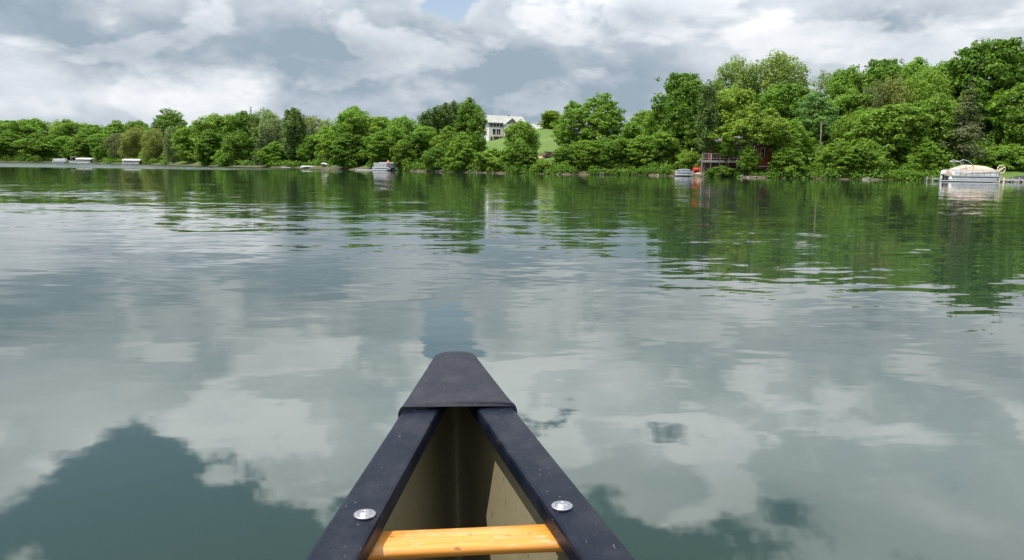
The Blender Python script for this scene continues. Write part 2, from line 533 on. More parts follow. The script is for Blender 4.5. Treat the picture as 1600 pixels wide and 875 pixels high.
def spread_points(rg, n, f, tries=14):
    """n points from sampler f kept far apart (best candidate)"""
    pts = [f()]
    for _ in range(n - 1):
        c = [f() for _ in range(tries)]
        P = np.array(pts)
        d = [np.min(np.sum((P - q) ** 2, 1)) for q in c]
        pts.append(c[int(np.argmax(d))])
    return np.array(pts)


def limb_tube(mb, a, b, r0, r1, rg, sag=0.25):
    a, b = Vector(a), Vector(b)
    L = (b - a).length
    m1 = a.lerp(b, 0.35) + Vector((rg.normal() * 0.06 * L, rg.normal() * 0.06 * L, -sag * 0.22 * L))
    m2 = a.lerp(b, 0.7) + Vector((rg.normal() * 0.05 * L, rg.normal() * 0.05 * L, -sag * 0.12 * L))
    mb.tube([a, m1, m2, b], [r0, r0 * 0.75 + r1 * 0.25, r0 * 0.4 + r1 * 0.6, r1], 5, cap=False)


PROTO = {}
NOM_H = 14.0


def broadleaf(key, seed, width=9.0, base=0.16, n_cl=130, per=105, leaf=0.26, cr=1.15, shape='round', up=0.45, squash=0.75, fill=0.5, lean=0.0, lobes=0.22, top=0.55):
    rg = np.random.RandomState(seed)
    z0, z1 = NOM_H * base, NOM_H
    hw = width / 2
    ph = rg.uniform(0, 6.28, 8)

    def radius(th, t):
        if shape == 'round':
            tt = (t - 0.44) / (0.58 if t > 0.44 else 0.62)
            q = (1 - min(1, abs(tt)) ** 2.4) ** top
        elif shape == 'column':
            q = min(1, t * 5 + 0.25) * (1 - max(0, t - 0.5) ** 2 * 2.6) ** 0.9 if t < 0.98 else 0.25
        elif shape == 'low':
            tt = (t - 0.36) / (0.64 if t > 0.36 else 0.52)
            q = (1 - min(1, abs(tt)) ** 2.2) ** 0.6
        else:
            q = math.sin(math.pi * (0.12 + 0.85 * t) ** 0.75) ** 0.6
        w = 1 + lobes * math.sin(2 * th + ph[0] + 3 * t) + lobes * 0.8 * math.sin(3 * th + ph[1] - 5 * t) + lobes * 0.6 * math.sin(5 * th + ph[2] + 9 * t)
        return hw * max(0.12, q) * w * 0.92

    def sample():
        t = rg.uniform(0, 1); th = rg.uniform(0, 2 * math.pi)
        k = rg.uniform(fill, 1.0)
        rr = max(0.0, radius(th, t) - cr * 0.6) * k
        if t > 0.9:
            rr *= rg.uniform(0.2, 1)
        return np.array([rr * math.cos(th) + lean * t * 2, rr * math.sin(th), z0 + cr * 0.4 + t * (z1 - z0 - cr * 1.2)])

    P = spread_points(rg, n_cl, sample)
    D = np.sqrt(((P[:, None] - P[None]) ** 2).sum(2)) + np.eye(len(P)) * 99
    lone = np.sort(D, 1)[:, 1] > 1.55 * cr      # no clump may hang by itself off the crown
    P[lone] *= np.array([0.78, 0.78, 0.96])
    vs_ = []
    for c in P:
        r = cr * rg.uniform(0.6, 1.25)
        vs_.append(clump(rg, c, r, int(per * rg.uniform(0.7, 1.3)), leaf, up, squash))
        for _ in range(2):   # stray sprays that break the outline
            vs_.append(clump(rg, c + rg.normal(size=3) * r * np.array([0.6, 0.6, 0.4]), r * 0.42, int(per * 0.14), leaf * 0.8, up, squash))
    crown = leaf_mesh(key + '_crown', np.concatenate(vs_), LEAF)
    mb = MB()
    tp = [(0, 0, -0.8)]
    for i in range(1, 6):
        t = i / 5
        tp.append((lean * t * 1.6 + rg.normal() * 0.12, rg.normal() * 0.12, NOM_H * 0.86 * t))
    mb.tube(tp, [0.34, 0.27, 0.22, 0.16, 0.10, 0.04], 8, cap=False)
    order = rg.permutation(len(P))[:34]
    for k in order:
        c = P[k]
        zt = max(z0 * 0.6, min(c[2] - 0.4, c[2] - 0.45 * math.hypot(c[0], c[1])))
        t = zt / (NOM_H * 0.86)
        a = np.array([lean * t * 1.6, 0, zt])
        limb_tube(mb, a, c, 0.10 * (1.2 - t * 0.7), 0.02, rg)
    tm = mb.build(key + '_trunk', BARK)
    tmesh = tm.data
    bpy.data.objects.remove(tm)
    PROTO[key] = (crown, tmesh, NOM_H, width)


def conifer(key, seed, width=5.0, tiers=24, per=150, leaf=0.20, gap=0.0, trunk=None, base=0.05):
    rg = np.random.RandomState(seed)
    vs_, mb = [], MB()
    for i in range(tiers):
        t = i / (tiers - 1)
        z = NOM_H * (base + (0.98 - base) * t)
        rad = width / 2 * (1 - t) ** 0.85 * rg.uniform(0.75, 1.15) + 0.12
        nb = max(4, int(9 * (1 - t) + 4))
        for b in range(nb):
            if rg.uniform() < gap:
                continue
            th = rg.uniform(0, 6.28); L = rad * rg.uniform(0.6, 1.1)
            k = max(6, int(per * (L / (width / 2)) / 5))
            s_ = rg.uniform(0.12, 1, k) ** 0.8
            p = np.stack([np.cos(th) * L * s_, np.sin(th) * L * s_, z - 0.34 * L * s_ ** 1.4 + 0.10 * L * s_ ** 4], 1)
            p += rg.normal(size=(k, 3)) * np.array([0.22, 0.22, 0.10]) * (0.4 + L * 0.4)
            nr = np.array([math.cos(th) * 0.5, math.sin(th) * 0.5, 0.8]) + rg.normal(size=(k, 3)) * 0.45
            vs_.append(quads(p, nr, leaf * rg.uniform(0.6, 1.3, k), rg, 0.4))
            if b % 2 == 0:
                limb_tube(mb, (0, 0, z + 0.05), (math.cos(th) * L * 0.95, math.sin(th) * L * 0.95, z - 0.28 * L), 0.04, 0.012, rg, 0.1)
    mb.tube([(0, 0, -0.8), (0.04, 0, NOM_H * 0.5), (0, 0, NOM_H * 0.99)], [0.24, 0.14, 0.015], 8, cap=False)
    tm = mb.build(key + '_trunk', trunk or BARK); tmesh = tm.data; bpy.data.objects.remove(tm)
    PROTO[key] = (leaf_mesh(key + '_crown', np.concatenate(vs_), NEEDLE), tmesh, NOM_H, width)


broadleaf('maple0', 11, 9.5, 0.06, 160, 150, 0.215, 1.15, 'round', up=0.42, squash=0.8)
broadleaf('maple1', 12, 9.0, 0.10, 150, 150, 0.215, 1.20, 'round', up=0.42, squash=0.8, lobes=0.28)
broadleaf('maple2', 13, 8.0, 0.04, 160, 140, 0.21, 1.05, 'low', up=0.42, squash=0.8)
broadleaf('maple3', 14, 9.0, 0.12, 130, 160, 0.215, 1.30, 'round', lobes=0.32, top=0.7)
broadleaf('oak0', 21, 10.5, 0.20, 165, 72, 0.20, 0.85, 'open', squash=0.7, fill=0.35, lobes=0.2)
broadleaf('oak1', 22, 9.5, 0.16, 160, 75, 0.20, 0.85, 'open', squash=0.7, fill=0.35, lobes=0.2, lean=0.4)
broadleaf('oak2', 23, 10.0, 0.40, 110, 95, 0.20, 0.95, 'open', squash=0.6, fill=0.35, lobes=0.30)
broadleaf('willow0', 31, 9.5, 0.14, 190, 90, 0.16, 0.95, 'round', up=0.25, squash=1.15, lobes=0.2)
broadleaf('willow1', 32, 9.0, 0.10, 180, 90, 0.16, 0.95, 'round', up=0.25, squash=1.2, lobes=0.26)
broadleaf('poplar0', 41, 4.6, 0.05, 120, 95, 0.19, 0.75, 'column', up=0.3, squash=1.5, lobes=0.16)
broadleaf('poplar1', 42, 3.6, 0.04, 110, 70, 0.16, 0.65, 'column', up=0.3, squash=1.7, lobes=0.22)
broadleaf('poplar2', 43, 3.6, 0.24, 100, 75, 0.16, 0.62, 'column', up=0.3, squash=1.6, lobes=0.25)
broadleaf('wispy0', 51, 6.0, 0.10, 90, 60, 0.13, 0.75, 'round', up=0.3, squash=1.3, fill=0.3, lobes=0.35)
broadleaf('shrub0', 61, 17.0, 0.0, 120, 95, 0.42, 1.9, 'low', up=0.5, squash=0.7, lobes=0.3)
broadleaf('shrub1', 62, 15.0, 0.0, 110, 95, 0.42, 1.9, 'low', up=0.5, squash=0.8, lobes=0.36)
conifer('spruce0', 71, 5.2, 26, 170)
conifer('spruce1', 72, 8.0, 24, 330, 0.19, 0.12, PALE_BARK, base=0.20)

TINT = dict(mid=(.125, .222, .026), bright=(.134, .232, .030), yellow=(.152, .238, .030), dark=(.082, .160, .018), olive=(.160, .190, .050),
            grey=(.130, .170, .075), blue=(.092, .168, .042), pale=(.165, .235, .062), brown=(.088, .108, .046), dull=(.118, .145, .052), spruce=(.060, .100, .042),
            deep=(.098, .182, .022), poplar=(.088, .150, .042))
used_proto = {}
trng = random.Random(3)


def plant(px, top, wpx, e, key, tint, label, name='broadleaf_tree', group=None, cat='tree', e_abs=None):
    Yd = float(np.interp(px, _px, _py)) if 0 <= px <= 1600 else (279.0 if px < 0 else 92.6)
    Yd = Yd + e
    t = at(px, top, Yd)
    X = t.x
    zb = float(ground(X, Yd)) - (0.55 if e <= 7 and cat == 'tree' and key[:5] in ('maple', 'willo') else 0.05)
    H = max(1.0, (t.z - zb) * (1.045 if cat == 'tree' else 1.0))
    W = 1.12 * wpx * (Yd * math.cos(PITCH)) / FPX
    crown, trunk, nh, nw = PROTO[key]
    root = thing(name, (X, Yd, zb), trng.uniform(0, 6.28), label, cat, group)
    sxy = W / nw
    root.scale = (sxy, sxy * trng.uniform(0.9, 1.1), H / nh)
    for nm, me in (('crown', crown), ('trunk', trunk)):
        o = bpy.data.objects.new(nm, me)
        COL.objects.link(o); o.parent = root
        c = TINT[tint]; j = trng.uniform(0.92, 1.08)
        o.color = (c[0] * j * trng.uniform(.95, 1.05), c[1] * j, c[2] * j, 1)
    return root


GL, GC, GR = 'trees along the far shore', 'trees around the house hill', 'trees on the wooded right bank'
# px, top, width px, metres behind the waterline, prototype, tint, label
LEFT = [
    (-35, 184, 80, 30, 'maple1', 'mid', 'tree cut off by the picture edge at the far end of the shore'),
    (-20, 205, 60, 8, 'maple2', 'deep', 'low tree at the picture edge beside the far waterline'),
    (14, 186, 66, 28, 'maple0', 'bright', 'leftmost whole tree of the back row on the far shore'),
    (52, 184, 62, 34, 'maple3', 'mid', 'rounded back-row tree second from the far end of the shore'),
    (88, 185, 46, 36, 'wispy0', 'pale', 'thin wispy pale treetop poking above the far left woods'),
    (106, 187, 58, 26, 'maple1', 'bright', 'light green dome of a tree above the white pontoon boats'),
    (142, 193, 60, 30, 'maple0', 'mid', 'back-row tree with its top at the dip over the white canopy'),
    (182, 189, 60, 28, 'maple2', 'bright', 'fresh green tree behind the olive trees, over the lawn gap'),
    (216, 187, 54, 34, 'maple3', 'deep', 'dark back-row tree just before the tall clumpy oak'),
    (12, 206, 58, 9, 'maple2', 'deep', 'leftmost whole tree of the front row on the far waterline'),
    (44, 215, 50, 7, 'maple0', 'mid', 'second front-row tree from the far end of the shore'),
    (72, 206, 56, 10, 'maple1', 'deep', 'dark front-row tree left of the white pontoon boat'),
    (100, 212, 52, 12, 'maple3', 'mid', 'front-row tree directly behind the white pontoon boat'),
    (128, 208, 54, 13, 'maple2', 'deep', 'front-row tree behind the longer white boat canopy'),
    (160, 208, 48, 11, 'maple0', 'mid', 'front-row tree right of the longer white boat canopy'),
    (184, 208, 44, 9, 'willow0', 'grey', 'soft grey-green tree left of the second boat canopy'),
    (212, 200, 56, 12, 'willow1', 'olive', 'broad olive tree behind the second boat canopy'),
    (240, 202, 48, 7, 'willow0', 'olive', 'olive willow leaning over water right of the second canopy'),
    (268, 199, 34, 5, 'willow1', 'grey', 'narrow grey-green willow under the tall clumpy oak'),
]
MIDL = [
    (264, 169, 78, 26, 'oak0', 'deep', 'tall clumpy open oak, highest crown on the far left', 'oak_tree'),
    (302, 194, 52, 12, 'maple0', 'mid', 'medium tree beside the mown waterside clearing'),
    (338, 177, 66, 22, 'maple3', 'bright', 'tall light green tree right of the mown clearing'),
    (328, 203, 46, 6, 'maple2', 'deep', 'dark bushy tree at the water right of the mown clearing'),
    (354, 226, 34, 2, 'shrub0', 'bright', 'bright green bush at the foot of the dark bushy tree', 'shrub'),
    (378, 174, 56, 16, 'maple1', 'deep', 'dense dark tree just left of the pointed spruce tip'),
    (392, 170, 26, 18, 'spruce0', 'spruce', 'spruce with a pointed tip rising between two broad trees', 'spruce_tree'),
    (368, 205, 46, 7, 'maple0', 'deep', 'dark green lower tree left of the front spruce'),
    (415, 171, 46, 24, 'willow0', 'pale', 'pale loose tree right of the pointed spruce tip'),
    (408, 199, 34, 5, 'spruce0', 'spruce', 'dark front spruce with tiered boughs near the water', 'spruce_tree'),
    (436, 186, 50, 15, 'willow1', 'grey', 'soft greyish tree left of the dense upright poplar'),
    (430, 222, 42, 5, 'maple2', 'mid', 'low round tree under the greyish tree by the shelter'),
    (458, 168, 36, 7, 'poplar0', 'poplar', 'dense dark upright poplar standing by the small boats', 'poplar_tree'),
    (486, 182, 46, 22, 'willow0', 'olive', 'olive loose tree right of the upright poplar'),
    (512, 183, 44, 20, 'wispy0', 'pale', 'wispy pale tree behind the rowboats'),
    (520, 196, 54, 10, 'maple0', 'bright', 'bright green tree right of the rowboats'),
    (496, 208, 44, 14, 'maple1', 'deep', 'dark tree over the low shelter roof by the rowboats'),
    (553, 167, 62, 9, 'maple1', 'mid', 'tall bushy tree right of the low wooden dock'),
    (548, 205, 54, 4, 'maple2', 'deep', 'dark lower tree overhanging the low wooden dock'),
    (592, 180, 54, 14, 'maple0', 'mid', 'medium tree behind the grey pontoon boat'),
    (600, 205, 62, 4, 'oak1', 'mid', 'spreading tree leaning over the grey pontoon boat'),
    (629, 180, 46, 8, 'maple3', 'bright', 'bright round-topped tree right of the grey pontoon boat'),
    (636, 214, 44, 3, 'maple2', 'deep', 'dark low tree touching the water right of grey pontoon boat'),
]
CENT = [
    (668, 173, 30, 44, 'poplar0', 'poplar', 'leftmost poplar of the dark row left of the house', 'poplar_tree'),
    (682, 165, 30, 47, 'poplar1', 'poplar', 'second poplar of the dark row left of the house', 'poplar_tree'),
    (696, 160, 28, 50, 'poplar0', 'poplar', 'third poplar of the dark row left of the house', 'poplar_tree'),
    (709, 157, 26, 52, 'poplar1', 'poplar', 'tallest poplar at the right end of the dark row', 'poplar_tree'),
    (664, 196, 54, 9, 'maple0', 'mid', 'rounded tree below the dark poplar row'),
    (698, 196, 44, 8, 'oak1', 'mid', 'loose tree in front of the brown roof'),
    (734, 154, 48, 9, 'maple1', 'deep', 'big tall tree standing immediately left of the white house'),
    (722, 208, 50, 3, 'maple2', 'mid', 'leafy tree at the water below the big tall tree'),
    (684, 226, 44, 2, 'shrub0', 'deep', 'dark waterside shrub below the brown roof', 'shrub'),
    (752, 226, 34, 16, 'maple2', 'mid', 'small tree at the lawn edge below the white house'),
    (774, 229, 48, 3, 'shrub1', 'bright', 'bright waterside bush below the white house', 'shrub'),
    (816, 187, 46, 7, 'maple3', 'bright', 'slim tree standing in front of the white house'),
    (812, 222, 46, 3, 'maple2', 'deep', 'dark leafy tree at the water under the slim tree'),
    (846, 246, 40, 3, 'shrub0', 'yellow', 'low yellow-green brush on the bank below the brush pile', 'shrub'),
    (862, 172, 38, 100, 'maple0', 'yellow', 'bright yellow-green tree on the hilltop beside the garage'),
    (890, 157, 50, 22, 'oak1', 'mid', 'oak with a dark visible trunk at the lawn edge', 'oak_tree'),
    (941, 144, 92, 18, 'oak0', 'mid', 'broad open oak with sky gaps, tallest right of the lawn', 'oak_tree'),
    (884, 226, 40, 4, 'maple2', 'deep', 'dark bushy tree at the water right of the lawn gap'),
    (922, 218, 56, 5, 'maple0', 'mid', 'leafy waterside tree below the broad open oak'),
    (962, 212, 60, 5, 'maple1', 'deep', 'dense waterside tree right of below the broad open oak'),
    (990, 188, 50, 15, 'maple3', 'bright', 'light green tree between the open oak and dark maple'),
    (1014, 170, 46, 24, 'maple0', 'bright', 'bright treetop showing at left of the tall dark maple'),
    (1004, 212, 56, 5, 'maple2', 'mid', 'rounded waterside tree left of the sandy landing'),
]
RGT = [
    (1036, 160, 46, 12, 'maple1', 'mid', 'tree hugging the left flank of the tall dark maple'),
    (1032, 205, 60, 5, 'maple0', 'mid', 'leafy tree hanging over the sandy landing'),
    (1070, 110, 90, 13, 'maple0', 'dark', 'tall dense dark maple above the sandy landing', 'maple_tree'),
    (1076, 178, 58, 10, 'maple1', 'dark', 'lower dark maple behind the white pole', 'maple_tree'),
    (1108, 130, 38, 2, 'poplar2', 'poplar', 'thin feathery upright tree beside the red cabin deck', 'poplar_tree'),
    (1080, 232, 34, 4, 'shrub1', 'yellow', 'yellow-green bush at the foot of the white pole', 'shrub'),
    (1154, 92, 66, 34, 'willow0', 'pale', 'pale feathery treetop left of the highest willow', 'willow_tree'),
    (1214, 85, 98, 36, 'willow1', 'pale', 'highest wide feathery willow on the hill behind the cabin', 'willow_tree'),
    (1150, 134, 72, 20, 'maple3', 'yellow', 'yellow-green tree rising behind the red cabin'),
    (1184, 163, 84, 2.2, 'oak2', 'yellow', 'yellow-green spreading tree over the red cabin roof'),
    (1137, 204, 40, 2.0, 'oak2', 'bright', 'small bright tree hanging over the cabin deck'),
    (1172, 226, 34, 0.9, 'oak1', 'mid', 'slender leafy tree in front of the red cabin wall'),
    (1226, 128, 84, 22, 'maple0', 'deep', 'dark green tree below the highest willow'),
    (1238, 186, 74, 5, 'oak0', 'bright', 'leaning bright tree right of the red cabin gable'),
    (1234, 226, 52, 2, 'maple2', 'bright', 'light leafy tree at the water right of the cabin'),
    (1282, 143, 92, 15, 'oak1', 'blue', 'bluish green tree above the bare pole trunk'),
    (1286, 107, 56, 38, 'wispy0', 'pale', 'sparse twiggy pale treetop right of the highest willow'),
    (1328, 102, 62, 30, 'maple3', 'mid', 'rounded skyline tree right of the twiggy treetop'),
    (1384, 88, 76, 32, 'maple0', 'deep', 'dark skyline tree at the middle of the right bank'),
    (1436, 92, 72, 32, 'maple1', 'bright', 'light skyline tree left of the tallest dark maple'),
    (1334, 140, 74, 20, 'maple1', 'bright', 'mid-slope tree left of the dull brown tree'),
    (1372, 128, 44, 19, 'willow0', 'dull', 'dull brownish tree in the middle of the wooded slope'),
    (1400, 122, 60, 20, 'willow1', 'olive', 'olive tree right of the dull brownish tree'),
    (1350, 172, 72, 10, 'willow0', 'mid', 'mid-height tree behind the big bright waterside maple'),
    (1396, 160, 96, 6, 'maple0', 'bright', 'big bright maple reaching down to the water', 'maple_tree'),
    (1312, 218, 62, 3, 'maple2', 'mid', 'low leafy tree at the water left of the big bright maple'),
    (1352, 212, 52, 3, 'shrub1', 'bright', 'wide green bush at the left foot of the big maple', 'shrub'),
    (1450, 110, 72, 20, 'willow1', 'bright', 'soft green tree on the slope left of the brown spruce'),
    (1468, 148, 76, 10, 'maple1', 'deep', 'deep green tree directly left of the brown spruce'),
    (1446, 218, 46, 4, 'maple2', 'mid', 'low tree at the water left of the covered pontoon boat'),
    (1562, 56, 118, 22, 'maple0', 'dark', 'tallest dark maple towering over the covered pontoon boat', 'maple_tree'),
    (1516, 128, 78, 7, 'spruce1', 'brown', 'dull brown scraggly spruce with a pale bare trunk', 'spruce_tree'),
    (1596, 138, 76, 14, 'maple1', 'dark', 'dark tree at the picture edge above the green lawn'),
    (1582, 222, 74, 8, 'shrub0', 'bright', 'bright rounded bush on the lawn behind the lift wheel', 'shrub'),
    (1478, 96, 78, 27, 'maple3', 'mid', 'skyline tree tucked against the tallest dark maple'),
    (1128, 257, 34, 0.5, 'shrub1', 'deep', 'low bush at the water in front of the cabin deck', 'shrub'),
    (1640, 100, 110, 12, 'maple3', 'mid', 'rightmost tall tree cut off by the picture edge'),
    (1690, 80, 120, 20, 'maple0', 'deep', 'tall tree beyond the right end of the dock'),
]
for group, rows in ((GL, LEFT), (GL, MIDL), (GC, CENT), (GR, RGT)):
    for row in rows:
        if rows is LEFT:
            row = (row[0], row[1], row[2] * 0.84) + row[3:]
        nm = row[7] if len(row) > 7 else 'broadleaf_tree'
        plant(*row[:7], name=nm, group=group, cat='shrub' if nm == 'shrub' else 'tree')


# ------------------------------------------------------------------ undergrowth
def undergrowth(name, rows, label, tint, seed, leaf=0.135):
    """rows: (px0, px1, e0, e1, count, r0, r1)"""
    rg = np.random.RandomState(seed)
    vs_ = []
    for px0, px1, e0, e1, n, r0, r1 in rows:
        for _ in range(n):
            px = rg.uniform(px0, px1); e = rg.uniform(e0, e1)
            Yd = float(np.interp(px, _px, _py)) + e
            X = at(px, 270, Yd).x
            r = rg.uniform(r0, r1)
            Yg = max(Yd, float(shore_y(X)) - 0.1)
            c = np.array([X, Yg, float(ground(X, Yg)) + r * 0.45])
            lf = leaf * (1.0 if Yd < 150 else 1.6)
            vs_.append(clump(rg, c, r, int(60 * (r / lf / 5) ** 1.25) + 20, lf, 0.5, rg.uniform(0.6, 1.1)))
    o = bpy.data.objects.new(name, leaf_mesh(name, np.concatenate(vs_), LEAF))
    COL.objects.link(o)
    o.color = (*TINT[tint], 1)
    return tag(o, label, kind='stuff')


undergrowth('undergrowth', [(-40, 90, 1.0, 8, 80, .7, 2.0), (130, 262, 1.5, 9, 60, .6, 1.6), (312, 470, 1.5, 7, 60, .5, 1.2), (470, 545, 4, 10, 34, .5, 1.1),
                            (575, 770, -0.2, 4, 110, .25, 1.2), (770, 1050, -0.2, 4, 170, .22, 1.1), (1108, 1210, -.2, 3.0, 90, .2, .5),
                            (1205, 1470, -0.2, 4, 190, .22, 1.1), (1470, 1545, 3.5, 7, 50, .4, .9)],
            'low leafy undergrowth along the waterline', 'dark', 5)
undergrowth('thicket', [(-60, 320, 14, 45, 260, 2.0, 4.2), (300, 660, 14, 40, 300, 1.6, 3.4), (640, 745, 18, 34, 70, 1.2, 2.2), (905, 1060, 8, 30, 190, 1.2, 2.4),
                        (1215, 1480, 5, 30, 420, 1.0, 2.6), (1060, 1220, 14, 34, 180, 1.2, 2.6), (1480, 1760, 12, 30, 200, 1.2, 2.6), (1500, 1700, 22, 40, 100, 1.5, 3.0)],
            'shaded thicket under the trees behind the shore', 'deep', 6, 0.24)

# shore stones
rg = np.random.RandomState(9)
mb = MB()
ico = bmesh.new(); bmesh.ops.create_icosphere(ico, subdivisions=1, radius=1.0)
iv = [v.co.copy() for v in ico.verts]; ifc = [[v.index for v in f.verts] for f in ico.faces]; ico.free()
for px0, px1, n in ((470, 545, 12), (630, 770, 12), (770, 1060, 12), (1060, 1180, 14), (1180, 1460, 8), (1450, 1640, 80)):
    for _ in range(n):
        px = rg.uniform(px0, px1); Yd = float(np.interp(px, _px, _py))
        X = at(px, 270, Yd).x; Yd = float(shore_y(X)) + rg.uniform(-0.15, 0.9)
        r = rg.uniform(0.10, 0.30)
        M = Matrix.Translation((X, Yd, float(ground(X, Yd)) + r * 0.2)) @ Euler(tuple(rg.uniform(0, 6, 3))).to_matrix().to_4x4()
        mb.add([v * r * rg.uniform(0.75, 1.15) for v in iv], ifc, M @ Matrix.Diagonal((1.3, 1, 0.75, 1)))
tag(mb.build('shore_stones', STONE), 'pale stones scattered along the waterline', kind='stuff')
#@@OBJECTS
# ------------------------------------------------------------------ bare patches on the bank
SAND = mat('trodden_sand', (0.36, 0.29, 0.20), 0.95, var=0.2, scale=1.0, spec=0.1)


def patch(name, cx, cy, rx, ry, label, seed):
    rg_ = random.Random(seed)
    vs_, fs, n, m_ = [(cx, cy, float(ground(cx, cy)) + 0.03)], [], 26, 5
    wob = [rg_.uniform(0.75, 1.2) for _ in range(n)]
    for j in range(1, m_ + 1):
        for i in range(n):
            a = 2 * math.pi * i / n
            x, y = cx + rx * wob[i] * j / m_ * math.cos(a), cy + ry * wob[i] * j / m_ * math.sin(a)
            vs_.append((x, y, float(ground(x, y)) + (0.035 if j < m_ else -0.02)))
    fs += [(0, 1 + i, 1 + (i + 1) % n) for i in range(n)]
    for j in range(m_ - 1):
        fs += [(1 + j * n + i, 1 + (j + 1) * n + i, 1 + (j + 1) * n + (i + 1) % n, 1 + j * n + (i + 1) % n) for i in range(n)]
    tag(MB().add(vs_, fs).build(name, SAND, smooth=True), label, kind='structure')


p = at(1078, 262, 109); patch('path', p.x, 110.5, 2.6, 4.0, 'sandy landing sloping to the water beside the covered boat', 1)
p = at(848, 240, 128); patch('bare_soil', p.x, 130, 2.2, 3.0, 'patch of bare tan soil on the lawn', 2)

# ------------------------------------------------------------------ houses
def gable_roof(mb, x0, x1, y0, y1, z, h, over=0.35, th=0.16, axis='x', M=None):
    """two slabs meeting in a ridge"""
    if axis == 'x':
        ym = (y0 + y1) / 2; k = h / ((y1 - y0) / 2)
        prof = [(y0 - over, z - over * k), (ym, z + h), (y1 + over, z - over * k), (y1 + over, z - over * k + th), (ym, z + h + th), (y0 - over, z - over * k + th)]
        a, b = x0 - over, x1 + over
        vs_ = [(a, q[0], q[1]) for q in prof] + [(b, q[0], q[1]) for q in prof]
    else:
        xm = (x0 + x1) / 2; k = h / ((x1 - x0) / 2)
        prof = [(x0 - over, z - over * k), (xm, z + h), (x1 + over, z - over * k), (x1 + over, z - over * k + th), (xm, z + h + th), (x0 - over, z - over * k + th)]
        a, b = y0 - over, y1 + over
        vs_ = [(q[0], a, q[1]) for q in prof] + [(q[0], b, q[1]) for q in prof]
    fs = [(0, 1, 4, 5), (1, 2, 3, 4), (6, 11, 10, 7), (7, 10, 9, 8)] + [(i, (i + 1) % 6, (i + 1) % 6 + 6, i + 6) for i in range(6)]
    return mb.add(vs_, fs, M)


def window(parent, x, y, z, w, h, face='front', frame_mat=None, bars=1, recess=0.05):
    """frame with glass; face front = towards -y, right = towards +x"""
    def bx(mb, a0, a1, z0, z1, d0, d1):
        if face == 'front':
            mb.box(x + a0, x + a1, y - d1, y - d0, z + z0, z + z1)
        else:
            mb.box(x + d0, x + d1, y + a0, y + a1, z + z0, z + z1)
    f = MB(); t = 0.09
    bx(f, -w / 2 - t, w / 2 + t, -t, 0, -0.05, 0.06); bx(f, -w / 2 - t, w / 2 + t, h, h + t, -0.05, 0.06)
    bx(f, -w / 2 - t, -w / 2, 0, h, -0.05, 0.055); bx(f, w / 2, w / 2 + t, 0, h, -0.05, 0.055)
    for i in range(bars):
        c = -w / 2 + w * (i + 1) / (bars + 1)
        bx(f, c - 0.03, c + 0.03, 0, h, -0.04, 0.045)
    o = f.build('window', frame_mat or WHITE, parent)
    for i in range(bars + 1):
        g_ = MB(); a = -w / 2 + w * i / (bars + 1); b = -w / 2 + w * (i + 1) / (bars + 1)
        bx(g_, a + 0.005, b - 0.005, 0.005, h - 0.005, -0.03, 0.015)
        g_.build('pane', GLASS, o)
    return o


# white house on the hill
hp = at(764, 227, 222)
HA = R(24)
house = thing('house', (hp.x, hp.y, hp.z), HA, 'pale two-storey house with walk-out basement on the grassy hill', 'house')
hw, hd, h1, h2 = 11.2, 7.5, 2.6, 6.3
MB().box(0, hw, 0, hd, -1.5, h1).build('basement_wall', SIDING, house)
w_ = MB().box(-0.03, hw + 0.03, -0.03, hd + 0.03, h1, h2)
w_.build('wall', SIDING, house)
MB().box(hw - 4.6, hw + 0.06, -0.06, hd + 0.06, h1 + 0.3, h2 - 0.02).build('cladding', GREY_CLAD, house)
MB().box(-0.06, 4.2, -0.06, 3.0, 4.95, h2 - 0.02).build('upper_cladding', GREY_CLAD, house)
gb = MB().prism([(0, 0), (hd, 0), (hd / 2, 2.0)], 0, 0.12, Matrix.Translation((hw - 0.02, 0, h2)) @ Matrix.Rotation(R(90), 4, 'Z'))
gb.build('gable', GREY_CLAD, house)
gb = MB().prism([(0, 0), (hd, 0), (hd / 2, 2.0)], 0, 0.12, Matrix.Translation((0.14, 0, h2)) @ Matrix.Rotation(R(90), 4, 'Z'))
gb.build('gable', SIDING, house)
rf = gable_roof(MB(), 0, hw, 0, hd, h2, 2.0, 0.45).build('roof', ROOF, house)
MB().box(7.6, 8.3, 4.6, 5.3, h2 + 1.2, h2 + 2.5).build('chimney', GREY_CLAD, rf)
MB().box(4.3, 7.9, -1.6, 0, -1.5, h2 - 0.4).build('porch_bay', SIDING, house)
gable_roof(MB(), 4.3, 7.9, -1.6, 3.0, h2 - 0.35, 1.4, 0.35, axis='y').build('porch_roof', ROOF, house)
gb = MB().prism([(4.3, h2 - 0.38), (7.9, h2 - 0.38), (6.1, h2 + 0.97)], -1.62, -1.5); gb.build('gable', GREY_CLAD, house)
for x in (0.7, 1.65, 2.6, 3.5):
    window(house, x, -0.06, 5.2, 0.62, 0.8, bars=0, frame_mat=GREYCANVAS)
window(house, 1.5, -0.03, 2.95, 0.9, 1.6, bars=0); window(house, 2.8, -0.03, 2.95, 1.2, 1.6, bars=1)
window(house, 0.9, 0, 0.2, 0.7, 1.9, bars=0); window(house, 3.2, 0, 0.3, 1.4, 1.8, bars=1)
window(house, 6.1, -1.6, 3.4, 1.8, 1.7, bars=2); window(house, 6.1, -1.6, 0.3, 1.8, 1.8, bars=2)
window(house, 9.6, -0.06, 3.8, 1.2, 1.4); window(house, hw + 0.06, 2.5, 4.2, 1.1, 1.3, 'right'); window(house, hw + 0.06, 5.2, 4.2, 1.1, 1.3, 'right')
MB().box(0.3, 4.2, -2.0, -0.05, 2.32, 2.5).build('balcony', TANWOOD, house)
for x in (0.4, 2.2, 4.1):
    MB().box(x, x + 0.12, -1.95, -1.83, -1.5, 2.32).build('balcony_post', WHITE, house)
